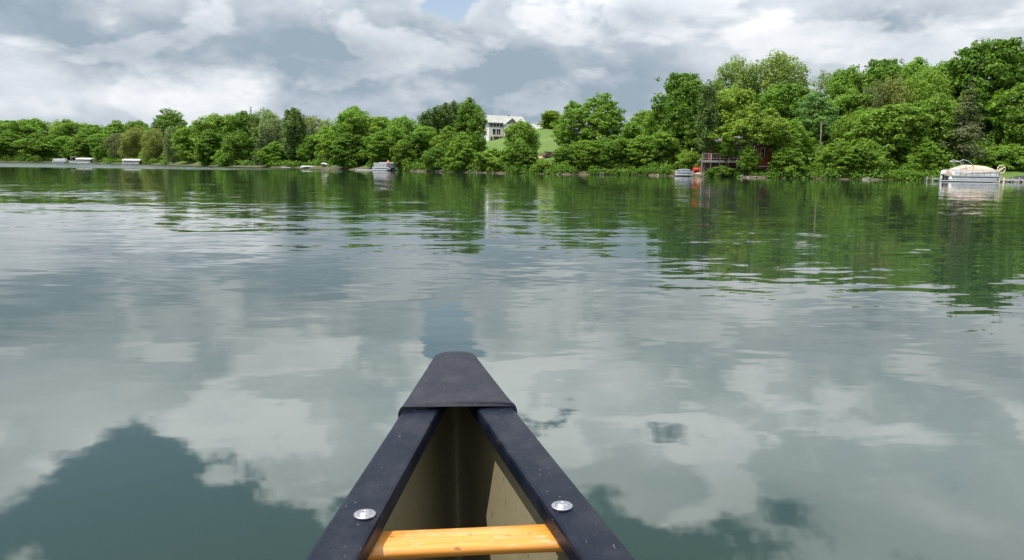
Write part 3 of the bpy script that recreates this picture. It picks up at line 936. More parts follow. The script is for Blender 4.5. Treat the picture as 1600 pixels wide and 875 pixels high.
MB().box(0.3, 4.2, -1.98, -1.92, 3.35, 3.42).build('rail', TANWOOD, house)

gp = at(836, 214, 236)
gar = thing('garage', (gp.x, gp.y, gp.z), HA, 'low grey garage with pale roof on the hilltop right of the house', 'garage')
MB().box(0, 4.2, 0, 6, -2.0, 2.3).build('wall', GREY_CLAD, gar)
gable_roof(MB(), 0, 4.2, 0, 6, 2.3, 1.5, 0.45).build('roof', ROOF, gar)
for k_ in (0.02, 4.2 - 0.14):
    MB().prism([(0, 0), (6, 0), (3, 1.5)], 0, 0.12, Matrix.Translation((k_ + 0.12, 0, 2.3)) @ Matrix.Rotation(R(90), 4, 'Z')).build('gable', GREY_CLAD, gar)
window(gar, 2.0, 0, 0.7, 1.0, 1.0)

# brown-roofed cottage among the trees
cp = at(688, 224, 168)
cot = thing('cottage', (cp.x, cp.y, cp.z), R(10), 'brown-roofed cottage half hidden by trees left of the house', 'cottage')
MB().box(0, 6.0, 0, 5, -3.5, 0.4).build('wall', SIDING, cot)
gable_roof(MB(), 0, 6.0, 0, 5, 0.4, 1.5, 0.4).build('roof', BROWN_ROOF, cot)
for k_ in (0.02, 5.86):
    MB().prism([(0, 0), (5, 0), (2.5, 1.5)], 0, 0.12, Matrix.Translation((k_ + 0.12, 0, 0.4)) @ Matrix.Rotation(R(90), 4, 'Z')).build('gable', SIDING, cot)
window(cot, 1.6, 0, -1.6, 1.0, 1.2); window(cot, 4.2, 0, -1.6, 1.0, 1.2)

# red cabin with deck
Yc = 108.0
a, b = at(1112, 250, Yc), at(1184, 250, Yc)
cab = thing('cabin', (a.x, Yc, a.z), 0, 'low red lakeside cabin with white windows under the trees', 'cabin')
W_ = b.x - a.x
MB().box(0, W_, 0, 5.5, 0, 2.25).build('wall', RED, cab)
MB().box(0.1, W_ - 0.1, 0.1, 5.4, -2.2, 0).build('foundation', BROWN_ROOF, cab)
gable_roof(MB(), 0, W_, 0, 5.5, 2.25, 0.9, 0.5).build('roof', DARK_ROOF, cab)
for k_ in (0.02, W_ - 0.14):
    MB().prism([(0, 0), (5.5, 0), (2.75, 0.9)], 0, 0.12, Matrix.Translation((k_ + 0.12, 0, 2.25)) @ Matrix.Rotation(R(90), 4, 'Z')).build('gable', RED, cab)
xw = at(1153, 240, Yc).x - a.x
window(cab, xw, 0, 0.3, 1.0, 1.55, bars=0); window(cab, xw - 2.0, 0, 0.7, 1.2, 1.1, bars=1); window(cab, xw + 1.6, 0, 0.7, 0.9, 1.1, bars=1)
g0, g1 = at(1185.5, 250, Yc - 1.8).x - a.x, at(1207, 250, Yc - 1.8).x - a.x
MB().box(g0, g1, -1.8, 2.5, -2.2, 2.0).build('wing_wall', ORANGE_RED, cab)
gable_roof(MB(), g0, g1, -1.8, 2.5, 2.0, 0.75, 0.3, axis='y').build('wing_roof', GREYWOOD, cab)
MB().prism([(g0, 2.0), (g1, 2.0), ((g0 + g1) / 2, 2.72)], -1.81, -1.7).build('gable', ORANGE_RED, cab)
window(cab, g0 + 0.45, -1.8, 0.5, 0.35, 1.1, bars=0)
MB().box(g1 - 0.1, g1 + 0.02, -1.86, -1.8, -0.2, 2.0).build('corner_board', WHITE, cab)

d0, d1 = at(1097, 250, 105).x, at(1166, 250, 105).x
zd = at(1130, 250.5, 105).z
dk = thing('deck', (d0, 105, 0), 0, 'raised grey wooden deck with railing in front of the red cabin', 'deck')
DW = d1 - d0
for i in range(12):
    MB().box(0, DW, i * 0.24, i * 0.24 + 0.228, zd - 0.06, zd).build('plank', GREYWOOD, dk)
MB().box(0, DW, -0.05, 0.0, zd - 0.3, zd - 0.005).build('rim_board', PALEWOOD, dk)
for i in range(6):
    x = DW * i / 5
    MB().box(x - 0.06, x + 0.06, 0.02, 0.14, 0.1, zd - 0.06).build('post', GREYWOOD, dk)
    MB().box(x - 0.045, x + 0.045, -0.1, -0.05, zd - 0.2, zd + 0.92).build('rail_post', WHITE if i % 2 else GREYWOOD, dk)
for z in (0.9, 0.25):
    MB().box(-0.05, DW + 0.05, -0.14, -0.10, zd + z - 0.05, zd + z).build('rail', PALEWOOD, dk)
for i in range(30):
    x = DW * (i + 0.5) / 30
    MB().box(x - 0.015, x + 0.015, -0.13, -0.11, zd + 0.2, zd + 0.86).build('baluster', GREYWOOD, dk)
MB().box(0.3, DW - 0.2, 2.4, 2.55, 0.2, zd - 0.07).build('retaining_wall', BROWN_ROOF, dk)

pl0 = at(1178, 259, 102.5); pl1 = at(1203, 259, 102.5)
lp = thing('landing_platform', (pl0.x, 102.5, 0), 0, 'small pale landing platform low by the water right of the deck', 'platform')
PW = pl1.x - pl0.x
MB().box(0, PW, 0, 1.5, pl0.z - 0.12, pl0.z).build('top', GREYCANVAS, lp)
for x in (0.1, PW - 0.2):
    for y in (0.1, 1.3):
        MB().box(x, x + 0.1, y, y + 0.1, 0.0, pl0.z - 0.12).build('post', GREYWOOD, lp)

pp = at(1081, 232, 111)
zb = float(ground(pp.x, 111))
pole = MB().tube([(0, 0, -0.3), (0, 0, pp.z - zb), (0, 0, pp.z - zb + 0.06)], [0.085, 0.075, 0.03], 10).build('post', CREAM)
pole.location = (pp.x, 111, zb); tag(pole, 'plain white post rising from the yellow-green bush', 'post')

tp_ = at(1284, 191, 103.5); zb = float(ground(tp_.x, 103.5))
snag = MB()
snag.tube([(0, 0, -0.4), (0.05, 0, 3), (-0.03, 0.04, 6), (0.03, 0, tp_.z - zb)], [0.13, 0.10, 0.08, 0.055], 8)
snag = snag.build('dead_trunk', PALE_BARK, smooth=True)
snag.location = (tp_.x, 103.5, zb); tag(snag, 'bare pale dead trunk standing among the bank trees', 'dead tree')

bp_ = at(857, 246, 128); zb = float(ground(bp_.x, 128))
br = MB(); rb = random.Random(4)
for i in range(150):
    th = rb.uniform(0, 6.28); r_ = rb.uniform(0.1, 1.5); L = rb.uniform(0.4, 1.0)
    c = Vector((r_ * math.cos(th), r_ * math.sin(th) * 0.7, max(0.05, (0.95 - r_ * 0.5) * rb.uniform(0.1, 1))))
    dvec = Vector((rb.uniform(-1, 1), rb.uniform(-1, 1), rb.uniform(-0.35, 0.5))).normalized() * L
    br.tube([c - dvec, c, c + dvec], [0.03, 0.045, 0.015], 4, cap=False)
br = br.build('brush_pile', BARK); br.location = (bp_.x, 128, zb); tag(br, 'dark heap of cut branches on the lawn', 'brush pile')


# ------------------------------------------------------------------ boats
def pontoon(px, Y, length, rz, label, cover=None, z=0.12, rail=WHITE, seats=True, motor=True, group='pontoon boats'):
    c = at(px, 270, Y)
    t = thing('pontoon_boat', (c.x, Y, z), rz, label, 'boat', group)
    L = length; hL = L / 2
    for y in (-0.85, 0.85):
        pts, rad = [], []
        for k, r_ in ((-hL, 0.20), (-hL + 0.15, 0.30), (hL - 0.9, 0.30), (hL - 0.35, 0.22), (hL, 0.06)):
            pts.append((k, y, 0.28 + (0.14 if k > hL - 0.5 else 0) + (0.06 if k == hL else 0))); rad.append(r_)
        MB().tube(pts, rad, 12).build('pontoon', ALU, t, smooth=True)
    MB().box(-hL + 0.1, hL - 0.15, -1.2, 1.2, 0.60, 0.70).build('deck', GREYCANVAS, t)
    MB().box(-hL + 0.08, hL - 0.13, -1.23, -1.2, 0.57, 0.72).build('deck_trim', ALU, t)
    n = 4
    for y0, y1 in ((-1.17, -1.13), (1.13, 1.17)):
        for i in range(n):
            a0 = -hL + 0.35 + (L - 0.9) * i / n; a1 = -hL + 0.35 + (L - 0.9) * (i + 1) / n - 0.04
            pn = MB().box(a0, a1, y0, y1, 0.74, 1.30).build('fence_panel', rail, t)
            MB().box(a0 + 0.08, a1 - 0.08, y0 - 0.012, y1 + 0.012, 0.95, 0.985).build('stripe', GREYCANVAS, pn)
    for x in (-hL + 0.33, hL - 0.57):
        MB().box(x, x + 0.04, -1.13, 1.13, 0.74, 1.30).build('end_panel', rail, t)
    MB().tube([(-hL + 0.3, -1.15, 1.34), (hL - 0.55, -1.15, 1.34), (hL - 0.53, 1.15, 1.34), (-hL + 0.3, 1.15, 1.34), (-hL + 0.3, -1.15, 1.34)], 0.03, 6).build('top_rail', ALU, t)
    if motor:
        m_ = MB().loft([[(x, y, zz) for x, y in ((-hL - 0.45 + q, -0.17 + q / 2), (-hL + 0.02, -0.17 + q / 2), (-hL + 0.02, 0.17 - q / 2), (-hL - 0.45 + q, 0.17 - q / 2))]
                         for zz, q in ((0.75, 0.08), (0.85, 0.0), (1.1, 0.02), (1.22, 0.14))]).build('outboard_motor', WHITE if cover else BLACKP, t, smooth=False, bevel=0.03)
        MB().box(-hL - 0.28, -hL - 0.12, -0.06, 0.06, -0.1, 0.76).build('motor_leg', BLACKP, m_)
    if cover:
        sec = []
        for k, top, half, low in ((-hL + 0.28, 1.18, 1.0, 0.78), (-hL + 0.7, 1.45, 1.16, 0.80), (-hL + 1.5, 1.72, 1.22, 0.9), (-hL + 2.2, 1.88, 1.22, 1.02), (0.4, 1.84, 1.22, 1.06),
                                  (hL - 1.6, 1.74, 1.22, 1.18), (hL - 0.9, 1.50, 1.2, 1.16), (hL - 0.5, 1.30, 1.12, 1.06), (hL - 0.28, 0.98, 0.9, 0.80)):
            ring_ = []
            for j in range(11):
                u = -1 + 2 * j / 10
                ring_.append((k, u * half, low + (top - low) * (1 - abs(u) ** 2.6) ** 0.8))
            ring_ += [(k, half * 0.9, low - 0.03), (k, -half * 0.9, low - 0.03)]
            sec.append(ring_)
        cv = MB().loft(sec).build('cover', cover, t, smooth=False)
        for k in range(7):
            x = -hL + 1.0 + k * (L - 1.9) / 6
            MB().box(x, x + 0.03, -1.245, -1.225, 0.62, 1.12).build('strap', GREYWOOD, cv)
        fr = MB()
        for y in (-1.0, 1.0):
            fr.tube([(-hL + 1.9, y, 1.34), (-hL + 1.35, y, 2.05), (-hL + 1.15, y, 2.32), (-hL + 1.0, y, 2.2)], 0.035, 6)
            fr.tube([(-hL + 2.6, y, 1.6), (-hL + 2.0, y, 2.25), (-hL + 1.3, y, 2.42), (-hL + 1.0, y, 2.22)], 0.05, 6)
        fr.tube([(-hL + 1.0, -1.0, 2.2), (-hL + 1.0, 1.0, 2.2)], 0.06, 6)
        fr.build('bimini_frame', GREYCANVAS, t)
    elif seats:
        for x0, x1, y0, y1 in ((-hL + 0.5, -hL + 1.6, 0.5, 1.1), (hL - 1.9, hL - 0.7, 0.5, 1.1), (hL - 1.9, hL - 0.7, -1.1, -0.5)):
            s_ = MB().box(x0, x1, y0, y1, 0.70, 1.12).build('seat', WHITE, t, bevel=0.05)
            MB().box(x0, x1, y1 - 0.15 if y0 > 0 else y0, y1 if y0 > 0 else y0 + 0.15, 1.122, 1.5).build('backrest', GREYCANVAS, s_, bevel=0.04)
        cn = MB().box(-0.5, 0.1, -1.0, -0.4, 0.70, 1.45).build('console', GREYCANVAS, t, bevel=0.05)
        MB().tube([(-0.55, -0.7, 1.3), (-0.68, -0.7, 1.42)], 0.17, 10).build('steering_wheel', BLACKP, cn)
    return t


pontoon(1518, 89.8, 5.9, 0.0, 'pontoon boat under a tan cover at the dock by the lawn', cover=CANVAS, z=0.02)
gp_ = pontoon(602, 130.6, 3.6, R(-30), 'grey open pontoon boat moored under the spreading tree', z=-0.12, rail=GREYCANVAS)
fl = at(606, 262, 130.2)
f_ = MB().loft([[(r_ * math.cos(a_), r_ * math.sin(a_), z_) for a_ in [2 * math.pi * k / 10 + tw for k in range(10)]]
                for z_, r_, tw in ((0, 0.34, 0), (0.25, 0.36, 0.1), (0.7, 0.22, 0.2), (1.1, 0.07, 0.3), (1.2, 0.02, 0.3))]).build('folded_parasol', SALMON)
f_.location = (fl.x, 130.6, 0.575); tag(f_, 'salmon-coloured folded cloth standing on the grey pontoon boat', 'parasol')


def canopy(px0, px1, Y, top_py, label):
    c0, c1 = at(px0, top_py, Y), at(px1, top_py, Y)
    L = c1.x - c0.x; H = c0.z
    t = thing('boat_canopy', (c0.x, Y, 0), 0, label, 'canopy', 'white boat-lift canopies')
    sec = []
    for k, q in ((0, 0.55), (0.12, 0.8), (0.5, 1.0), (L - 0.5, 1.0), (L - 0.12, 0.8), (L, 0.55)):
        sec.append([(k, u * 1.6, H - 0.5 + 0.5 * q * (1 - abs(u) ** 3) ** 0.7) for u in np.linspace(-1, 1, 9)] + [(k, 1.5, H - 0.55), (k, -1.5, H - 0.55)])
    MB().loft(sec).build('canopy_cloth', DULLWHITE, t)
    for x in (0.5, L - 0.5):
        for y in (-1.4, 1.4):
            MB().tube([(x, y, -1), (x, y, H - 0.5)], 0.06, 6).build('post', ALU, t)
    MB().tube([(0.5, -1.4, 0.25), (L - 0.5, -1.4, 0.25)], 0.06, 6).build('beam', ALU, t)
    MB().tube([(0.5, 1.4, 0.25), (L - 0.5, 1.4, 0.25)], 0.06, 6).build('beam', ALU, t)
    return t


canopy(121, 146, 268, 246.4, 'longer white boat canopy beside the white pontoon boats')
canopy(193.5, 222.5, 244, 248.0, 'white boat canopy standing alone before the olive trees')
pontoon(133, 268, 5.0, R(4), 'grey pontoon boat on the lift under the longer white canopy', z=0.1, rail=GREYCANVAS, motor=False)
pontoon(208, 244, 5.4, R(-3), 'grey pontoon boat on the lift under the lone canopy', z=0.0, rail=GREYCANVAS, motor=False)
pontoon(96, 272, 4.6, R(8), 'white open pontoon boat at the far left shore', z=0.0)
c0, c1 = at(112, 249, 271), at(122, 249, 271)
rb_ = thing('bimini_boat', (c0.x, 271, 0), R(10), 'small boat with a pale sunshade next to the longer canopy', 'boat')
MB().loft([[(0 + k, y * w, z_) for y, z_ in ((-1, 0.75), (-0.8, 0.0), (0.8, 0.0), (1, 0.75))] for k, w in ((-0.6, 0.8), (0.5, 0.9), (2.0, 0.85), (3.0, 0.3))]).build('hull', WHITE, rb_)
MB().box(-0.2, 1.7, -0.8, 0.8, 2.0, 2.12).build('sunshade', CREAM, rb_, bevel=0.04)
for x in (-0.1, 1.6):
    for y in (-0.72, 0.72):
        MB().tube([(x, y, 0.7), (x, y, 2.0)], 0.035, 6).build('post', ALU, rb_)


def small_boat(name, px, Y, z, length, rz, material, label, upside=True, tilt=0.0, cat='boat', beam=0.62, trim=None):
    c = at(px, 260, Y)
    t = thing(name, (c.x, Y, z), rz, label, cat)
    t.rotation_euler = (tilt, 0, rz)
    sec = []
    for i in range(11):
        u = -1 + 2 * i / 10
        w = beam * (1 - abs(u) ** 2.4) ** 0.75 + 0.015
        k = 0.42 * (1 - 0.35 * abs(u) ** 2)
        sec.append([(u * length / 2, w * math.cos(a_), k * math.sin(a_) ** 0.8 if upside else k * (1 - math.sin(a_) ** 0.8)) for a_ in np.linspace(0, math.pi, 9)])
    h_ = MB().loft(sec, cap=True).build('hull', material, t, smooth=False)
    MB().tube([(-length / 2 * 0.96, 0, 0.36 if upside else 0.02), (0, 0, 0.445 if upside else -0.03), (length / 2 * 0.96, 0, 0.36 if upside else 0.02)], 0.03, 6).build('keel', trim or material, t)
    return t


def gz_(px, Y):
    return float(ground(at(px, 260, Y).x, Y))


small_boat('rowboat', 481, 158.5, gz_(481, 158.5) + 0.12, 2.8, R(20), DULLWHITE, 'white overturned rowboat nearest the upright poplar', tilt=R(-18))
small_boat('rowboat', 507, 153.5, gz_(507, 153.5) + 0.22, 2.3, R(-40), DULLWHITE, 'second white overturned rowboat, tipped up on the grass', tilt=R(-30))
small_boat('rowboat', 174, 264.5, 0.25, 2.2, R(60), WHITE, 'tiny white dinghy between the two boat canopies')
small_boat('kayak', 1092, 108.5, gz_(1092, 108.5) + 0.1, 2.6, R(38), REDP, 'red overturned kayak on the sandy landing', beam=0.45, cat='kayak')
small_boat('kayak', 1096, 109.6, gz_(1096, 109.6) + 0.12, 2.4, R(15), REDP, 'second red kayak lying behind the front one', beam=0.42, cat='kayak')

c = at(1070, 270, 107)
cb = thing('covered_boat', (c.x, 107.2, max(0.1, gz_(1070, 107.2)) - 0.05), R(-12), 'small white boat under a navy cover pulled up on the landing', 'boat')
MB().loft([[(k, y * w, z_) for y, z_ in ((-0.85, 0.62), (-0.75, 0.1), (-0.3, 0.0), (0.3, 0.0), (0.75, 0.1), (0.85, 0.62))] for k, w in ((-1.2, 0.85), (-0.4, 1), (0.5, 0.95), (1.25, 0.35))]).build('hull', WHITE, cb)
cv = MB().loft([[(k, u * 0.84 * w, 0.60 + h_ * (1 - abs(u) ** 2.2) ** 0.7) for u in np.linspace(-1, 1, 9)] + [(k, 0.6 * w, 0.58), (k, -0.6 * w, 0.58)]
                for k, w, h_ in ((-1.18, 0.84, 0.1), (-0.7, 0.97, 0.32), (0.2, 0.99, 0.36), (0.8, 0.75, 0.2), (1.2, 0.38, 0.05))]).build('cover', DARKCANVAS, cb)
MB().box(-1.1, 0.9, -0.885, -0.86, 0.34, 0.46).build('stripe', DARKCANVAS, cb)
MB().box(-0.9, 0.7, -0.60, -0.45, 0.80, 0.86).build('cover_seam', WHITE, cv)


# ------------------------------------------------------------------ docks
def dock(px0, px1, Y, z, depth, label, mat_=GREYWOOD, rz=0.0):
    c0, c1 = at(px0, 275, Y), at(px1, 275, Y)
    L = c1.x - c0.x
    t = thing('dock', (c0.x, Y, 0), rz, label, 'dock', 'docks along the shore')
    n = max(2, int(L / 1.2))
    for i in range(n):
        MB().box(L * i / n + 0.012, L * (i + 1) / n - 0.012, 0, depth, z - 0.07, z).build('deck_section', mat_, t)
    MB().box(0, L, -0.04, -0.002, z - 0.16, z - 0.012).build('side_rail', ALU, t)
    for i in range(0, n + 1, 2):
        for y in (-0.09, depth + 0.05):
            MB().tube([(L * i / n, y, -1.2), (L * i / n, y, z + 0.22)], 0.035, 6).build('post', ALU, t)
    return t


dock(1457, 1660, 91.3, 0.36, 1.1, 'long low dock behind the covered pontoon boat')
dock(556, 582, 134.0, 0.18, 1.2, 'short flat dock left of the grey pontoon boat')
dock(440, 470, 165.0, 0.2, 1.0, 'narrow dock at the foot of the upright poplar', TANWOOD)
wd = dock(528, 545, 145.0, 0.5, 1.6, 'tan wooden landing stage at the grassy shore', TANWOOD)

# boat lift with wheel
wc = at(1563.5, 264.5, 88.6)
lf_ = thing('boat_lift', (wc.x, 88.6, 0), 0, 'boat lift post with a large hand wheel beside the covered boat', 'boat lift')
MB().tube([(0, 0, -1), (0, 0, wc.z - 0.4)], 0.06, 8).build('post', CREAM, lf_)
MB().box(-0.09, 0.09, -0.05, 0.12, wc.z - 0.42, wc.z + 0.1).build('gear_box', ALU, lf_)
ringp = [(0.44 * math.cos(2 * math.pi * k / 24), -0.12, wc.z + 0.44 * math.sin(2 * math.pi * k / 24)) for k in range(25)]
wh = MB().tube(ringp, 0.045, 6, cap=False).build('wheel', CREAM, lf_, smooth=True)
for k in range(3):
    a_ = R(35 + 60 * k)
    MB().tube([(-0.43 * math.cos(a_), -0.12, wc.z - 0.43 * math.sin(a_)), (0.43 * math.cos(a_), -0.12, wc.z + 0.43 * math.sin(a_))], 0.035 if k else 0.06, 6).build('spoke', CREAM, wh)
MB().tube([(-6.6, 0, 0.1), (0, 0, 0.1)], 0.05, 6).build('beam', ALU, lf_)
MB().tube([(-6.6, 0, -1), (-6.6, 0, 1.0)], 0.05, 6).build('post', ALU, lf_)
ps = at(1568.5, 283, 87.2)
po = MB().tube([(0, 0, -0.8), (0, 0, 0.46), (0, 0, 0.52)], [0.085, 0.085, 0.04], 10).build('mooring_post', CREAM)
po.location = (ps.x, 87.2, 0); tag(po, 'short cream post standing in the water by the lift', 'post')

tc = at(1598, 276, 94.6); zb = float(ground(tc.x, 94.6))
hp_ = MB().loft([[(k, u * w, h_ * (1 - abs(u) ** 2.2) ** 0.75) for u in np.linspace(-1, 1, 9)] for k, w, h_ in
                 ((-1.6, 0.12, 0.05), (-1.2, 0.6, 0.32), (-0.4, 0.9, 0.5), (0.6, 0.95, 0.58), (1.4, 0.6, 0.4), (1.8, 0.1, 0.05))]).build('tarp_heap', BLACKP)
hp_.location = (tc.x, 94.6, zb); tag(hp_, 'low heap under a black tarp on the lawn edge', 'tarp heap')


def shelter(px0, px1, py, Y, label, m1):
    c0, c1 = at(px0, py, Y), at(px1, py, Y); L = c1.x - c0.x
    zb_ = float(ground((c0.x + c1.x) / 2, Y)); H = c0.z - zb_
    t = thing('shelter', (c0.x, Y, zb_), 0, label, 'shelter')
    MB().prism([(-0.1, H - 0.16), (L + 0.1, H - 0.16), (L + 0.1, H - 0.02), (L / 2, H + 0.12), (-0.1, H - 0.02)], -0.3, 2.6).build('roof', m1, t)
    for x in (0.08, L - 0.18):
        for y in (0, 2.3):
            MB().box(x, x + 0.1, y, y + 0.1, -0.2, H - 0.16).build('post', GREYWOOD, t)
    MB().box(0.1, L - 0.1, 2.42, 2.5, -0.2, H - 0.2).build('back_wall', DARK_ROOF, t)


shelter(418, 443, 248.2, 181, 'long low dark shelter with pale roof edge by the spruce', GREYCANVAS)
shelter(488, 506, 245.4, 168, 'low shelter with a pale flat roof behind the rowboats', GREYCANVAS)
sc_ = at(466, 246, 173); zb = float(ground(sc_.x, 173))
sh_ = thing('shed', (sc_.x, 173, zb), 0, 'tiny cream shed behind the upright poplar', 'shed')
hh = max(1.3, sc_.z - zb)
MB().box(0, 1.4, 0, 1.4, -0.2, hh - 0.35).build('wall', CREAM, sh_)
gable_roof(MB(), 0, 1.4, 0, 1.4, hh - 0.35, 0.35, 0.12, 0.06, 'y').build('roof', GREYWOOD, sh_)
MB().box(0.45, 0.95, -0.03, 0.0, 0, 1.0).build('door', GREYWOOD, sh_)

# ------------------------------------------------------------------ canoe
def vinyl(name, base, dust, rough, speck):
    m = bpy.data.materials.new(name); m.use_nodes = True
    t = NT(m.node_tree); b = t.n['Principled BSDF']
    oc = t.node('ShaderNodeTexCoord').outputs['Object']
    cloudy = t.noise(oc, 14, 5, 0.65)
    fine = t.noise(oc, 420, 2, 0.6)
    dots = t.rng(t.noise(oc, 150, 2, 0.5), 0.705, 0.74)
    st = t.v('MULTIPLY', oc, (300, 32, 200))
    scr = t.m('MULTIPLY', t.rng(t.noise(st, 1.0, 2, 0.5), 0.70, 0.75), t.rng(t.noise(oc, 16, 3), 0.50, 0.62))
    f = t.m('ADD', t.m('MULTIPLY', t.rng(cloudy, 0.4, 0.75), 0.07), t.m('MULTIPLY', t.rng(fine, 0.45, 0.8), speck), clamp=True)
    f = t.m('ADD', f, t.m('MULTIPLY', t.m('MAXIMUM', dots, scr), 0.5), clamp=True)
    t.l.new(t.mix(f, base, dust), b.inputs['Base Color'])
    t.l.new(t.rng(f, 0, 1, rough, min(1, rough + 0.3)), b.inputs['Roughness'])
    b.inputs['Specular IOR Level'].default_value = 0.14
    bp = t.node('ShaderNodeBump'); bp.inputs['Distance'].default_value = 0.0006; bp.inputs['Strength'].default_value = 0.6
    t.l.new(t.m('ADD', fine, t.m('MULTIPLY', cloudy, 0.8)), bp.inputs['Height']); t.l.new(bp.outputs[0], b.inputs['Normal'])
    return m


VINYL = vinyl('navy_black_vinyl', (0.003, 0.005, 0.012, 1), (0.15, 0.155, 0.17, 1), 0.40, 0.0)
CAP = vinyl('charcoal_textured_plastic', (0.011, 0.013, 0.020, 1), (0.15, 0.15, 0.16, 1), 0.58, 0.16)


def hull_mat():
    m = bpy.data.materials.new('khaki_hull'); m.use_nodes = True
    t = NT(m.node_tree); b = t.n['Principled BSDF']
    oc = t.node('ShaderNodeTexCoord').outputs['Object']
    n = t.noise(oc, 6, 6, 0.6); d = t.rng(t.noise(oc, 48, 3, 0.6), 0.62, 0.68)
    st = t.rng(t.noise(t.v('MULTIPLY', oc, (30, 30, 5)), 1, 4, 0.6), 0.45, 0.75)
    c = t.mix(n, (0.125, 0.108, 0.060), (0.185, 0.162, 0.094))
    c = t.mix(t.m('MULTIPLY', st, 0.35), c, (0.16, 0.135, 0.08))
    c = t.mix(t.m('MULTIPLY', d, 0.6), c, (0.05, 0.045, 0.03))
    t.l.new(c, b.inputs['Base Color'])
    b.inputs['Roughness'].default_value = 0.72
    return m


def wood_mat():
    m = bpy.data.materials.new('varnished_ash'); m.use_nodes = True
    t = NT(m.node_tree); b = t.n['Principled BSDF']
    oc = t.node('ShaderNodeTexCoord').outputs['Object']
    g1_ = t.noise(t.v('MULTIPLY', oc, (6, 90, 90)), 1.0, 5, 0.6, 0.6)
    sc1 = t.rng(t.noise(t.v('MULTIPLY', oc, (28, 110, 60)), 1.0, 4, 0.65), 0.55, 0.64)
    sp1 = t.rng(t.noise(t.v('MULTIPLY', oc, (60, 90, 60)), 1.0, 2, 0.5), 0.68, 0.72)
    c = t.mix(t.rng(g1_, 0.25, 0.75), (0.45, 0.175, 0.024), (0.56, 0.24, 0.036))
    c = t.mix(t.m('MULTIPLY', sc1, 0.32), c, (0.46, 0.36, 0.27))
    c = t.mix(t.m('MULTIPLY', sp1, 0.8), c, (0.16, 0.07, 0.02))
    t.l.new(c, b.inputs['Base Color'])
    t.l.new(t.rng(sc1, 0, 1, 0.32, 0.6), b.inputs['Roughness'])
    b.inputs['Coat Weight'].default_value = 0.25; b.inputs['Coat Roughness'].default_value = 0.2
    return m


canoe = thing('canoe', (0, 0, 0), 0, 'canoe bow with navy-black gunwales, charcoal deck cap and wooden thwart', 'canoe')
canoe.matrix_world = canoe_M
ST = [TIP - 0.04, TIP - 0.06, TIP - 0.10, TIP - 0.15] + [TIP - 0.2 - 0.1 * i for i in range(44)] + [STERN + 0.15, STERN + 0.1, STERN + 0.06, STERN + 0.04]
ST = sorted(set(round(s, 3) for s in ST), reverse=True)
NU = 18


def shell(inset):
    rows = []
    for s_ in ST:
        kz, rz_ = keel_z(s_) + inset, rail_z(s_) - 0.012
        rz_ = max(rz_, kz + 0.01)
        row = []
        for j in range(-NU, NU + 1):
            u = abs(j) / NU
            u = u ** 1.5
            x = hull_half(s_, u, inset) if j else 0.0
            row.append((math.copysign(x, j) if j else 0.0, s_, kz + (rz_ - kz) * u))
        rows.append(row)
    return rows


hm = MB().loft(shell(0.0), closed=False).loft(shell(0.007), closed=False)
hull = hm.build('hull', hull_mat(), canoe, smooth=True)
# the recalculated normals of two open shells are unreliable only for one-sided use; both sides shade alike here


def rail(sign, s0, s1):
    prof = [(0.003, -0.034), (0.0, -0.028), (0.0, -0.007), (0.002, -0.002), (0.007, 0.0), (0.038, 0.0012), (0.070, 0.0), (0.075, -0.002), (0.077, -0.007), (0.077, -0.030), (0.074, -0.036), (0.070, -0.036), (0.068, -0.014), (0.040, -0.012), (0.038, -0.034)]
    rows = []
    n = 60
    for i in range(n + 1):
        s_ = s0 + (s1 - s0) * i / n
        w, z_ = half_w(s_), rail_z(s_)
        k = min(1.0, w / 0.085)
        rows.append([(sign * (w - l * k), s_, z_ + dz) for l, dz in prof])
    return MB().loft(rows).build('gunwale', VINYL, canoe, smooth=False)


rail(1, TIP - 0.25, STERN + 0.25); rail(-1, TIP - 0.25, STERN + 0.25)


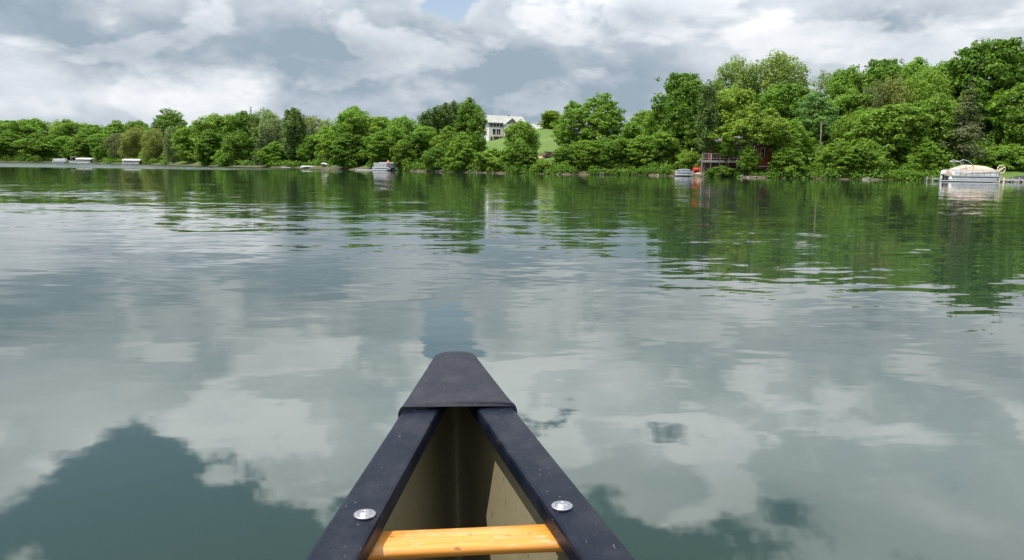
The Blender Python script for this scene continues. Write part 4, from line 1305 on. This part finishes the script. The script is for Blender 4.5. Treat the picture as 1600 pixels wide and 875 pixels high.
def deck_cap(flip, name):
    rear = 0.338
    rows = []
    for t_ in (rear, rear - 0.004, rear - 0.012, rear - 0.02, 0.27, 0.2, 0.13, 0.08, 0.05, 0.03, 0.018, 0.008, 0.001, -0.004):
        s_ = TIP - t_
        w = half_w(s_) + 0.005
        z_ = rail_z(s_) + 0.006
        lip = 0.004 if t_ > rear - 0.013 else (0.002 if t_ > rear - 0.021 else 0)
        z_ += lip
        if t_ < 0.03:   # nose rolls over
            q = (0.03 - t_) / 0.034
            z_ -= 0.030 * q ** 2.2; w -= 0.016 * q ** 2
        skirt = 0.046
        row = [(-w - 0.002, z_ - skirt), (-w - 0.001, z_ - 0.014), (-w + 0.002, z_ - 0.005), (-w + 0.008, z_)]
        for u in (-0.6, -0.2, 0.2, 0.6):
            row.append((u * w, z_ + 0.005 * (1 - u * u)))
        row += [(w - 0.008, z_), (w - 0.002, z_ - 0.005), (w + 0.001, z_ - 0.014), (w + 0.002, z_ - skirt)]
        row += [(w - 0.002, z_ - skirt), (w - 0.006, z_ - 0.012), (0.3 * w, z_ - 0.004), (-0.3 * w, z_ - 0.004), (-w + 0.006, z_ - 0.012), (-w + 0.002, z_ - skirt)]
        bow = 0.010 if t_ > rear - 0.021 else 0.0
        S = lambda x: s_ + bow * (1 - (x / w) ** 2) * 0.8
        if flip:
            rows.append([(x, STERN + TIP - S(x), z2) for x, z2 in row])
        else:
            rows.append([(x, S(x), z2) for x, z2 in row])
    o = MB().loft(rows).build(name, CAP, canoe, smooth=True)
    for p_ in o.data.polygons:
        p_.use_smooth = len(p_.vertices) == 4
    return o


deck_cap(False, 'bow_deck'); deck_cap(True, 'stern_deck')
# thwart
sec = []
cs = 1.2025; hw_ = 0.034; zt, zb_ = 0.413, 0.388
for x in np.linspace(-0.178, 0.178, 21):
    k = 1.0 + 0.10 * (abs(x) / 0.178) ** 3
    prof = [(-hw_ + 0.001, -0.016), (-hw_ - 0.001, -0.011), (-hw_ + 0.002, -0.006), (-hw_ + 0.007, -0.002), (-hw_ + 0.015, 0.0), (0.0, 0.0005), (hw_ - 0.012, 0), (hw_ - 0.004, -0.003), (hw_, -0.010), (hw_ - 0.003, -0.020), (hw_ - 0.012, -0.025), (-hw_ + 0.012, -0.025), (-hw_ + 0.004, -0.021)]
    sec.append([(x, cs + a_ * k, zt + b_) for a_, b_ in prof])
MB().loft(sec).build('thwart', wood_mat(), canoe, smooth=True)
# bolts: dished washer with a domed head
BOLT = mat('dulled_steel', (0.40, 0.40, 0.42), 0.38, 0.9, var=0.22, scale=90)
for sg in (-1, 1):
    prof = [(0.0175, -0.001), (0.0178, 0.0012), (0.0168, 0.0026), (0.0140, 0.0030), (0.0118, 0.0022), (0.0108, 0.0022), (0.0104, 0.0040), (0.0085, 0.0056), (0.0055, 0.0066), (0.0022, 0.0070), (0.0018, 0.0062), (0.0004, 0.0060)]
    M = Matrix.Translation((sg * 0.158, 1.205, rail_z(1.205) + 0.001))
    MB().loft([[(r_ * math.cos(2 * math.pi * k / 28), r_ * math.sin(2 * math.pi * k / 28), z_) for k in range(28)] for r_, z_ in prof], M).build('bolt', BOLT, canoe, smooth=True)
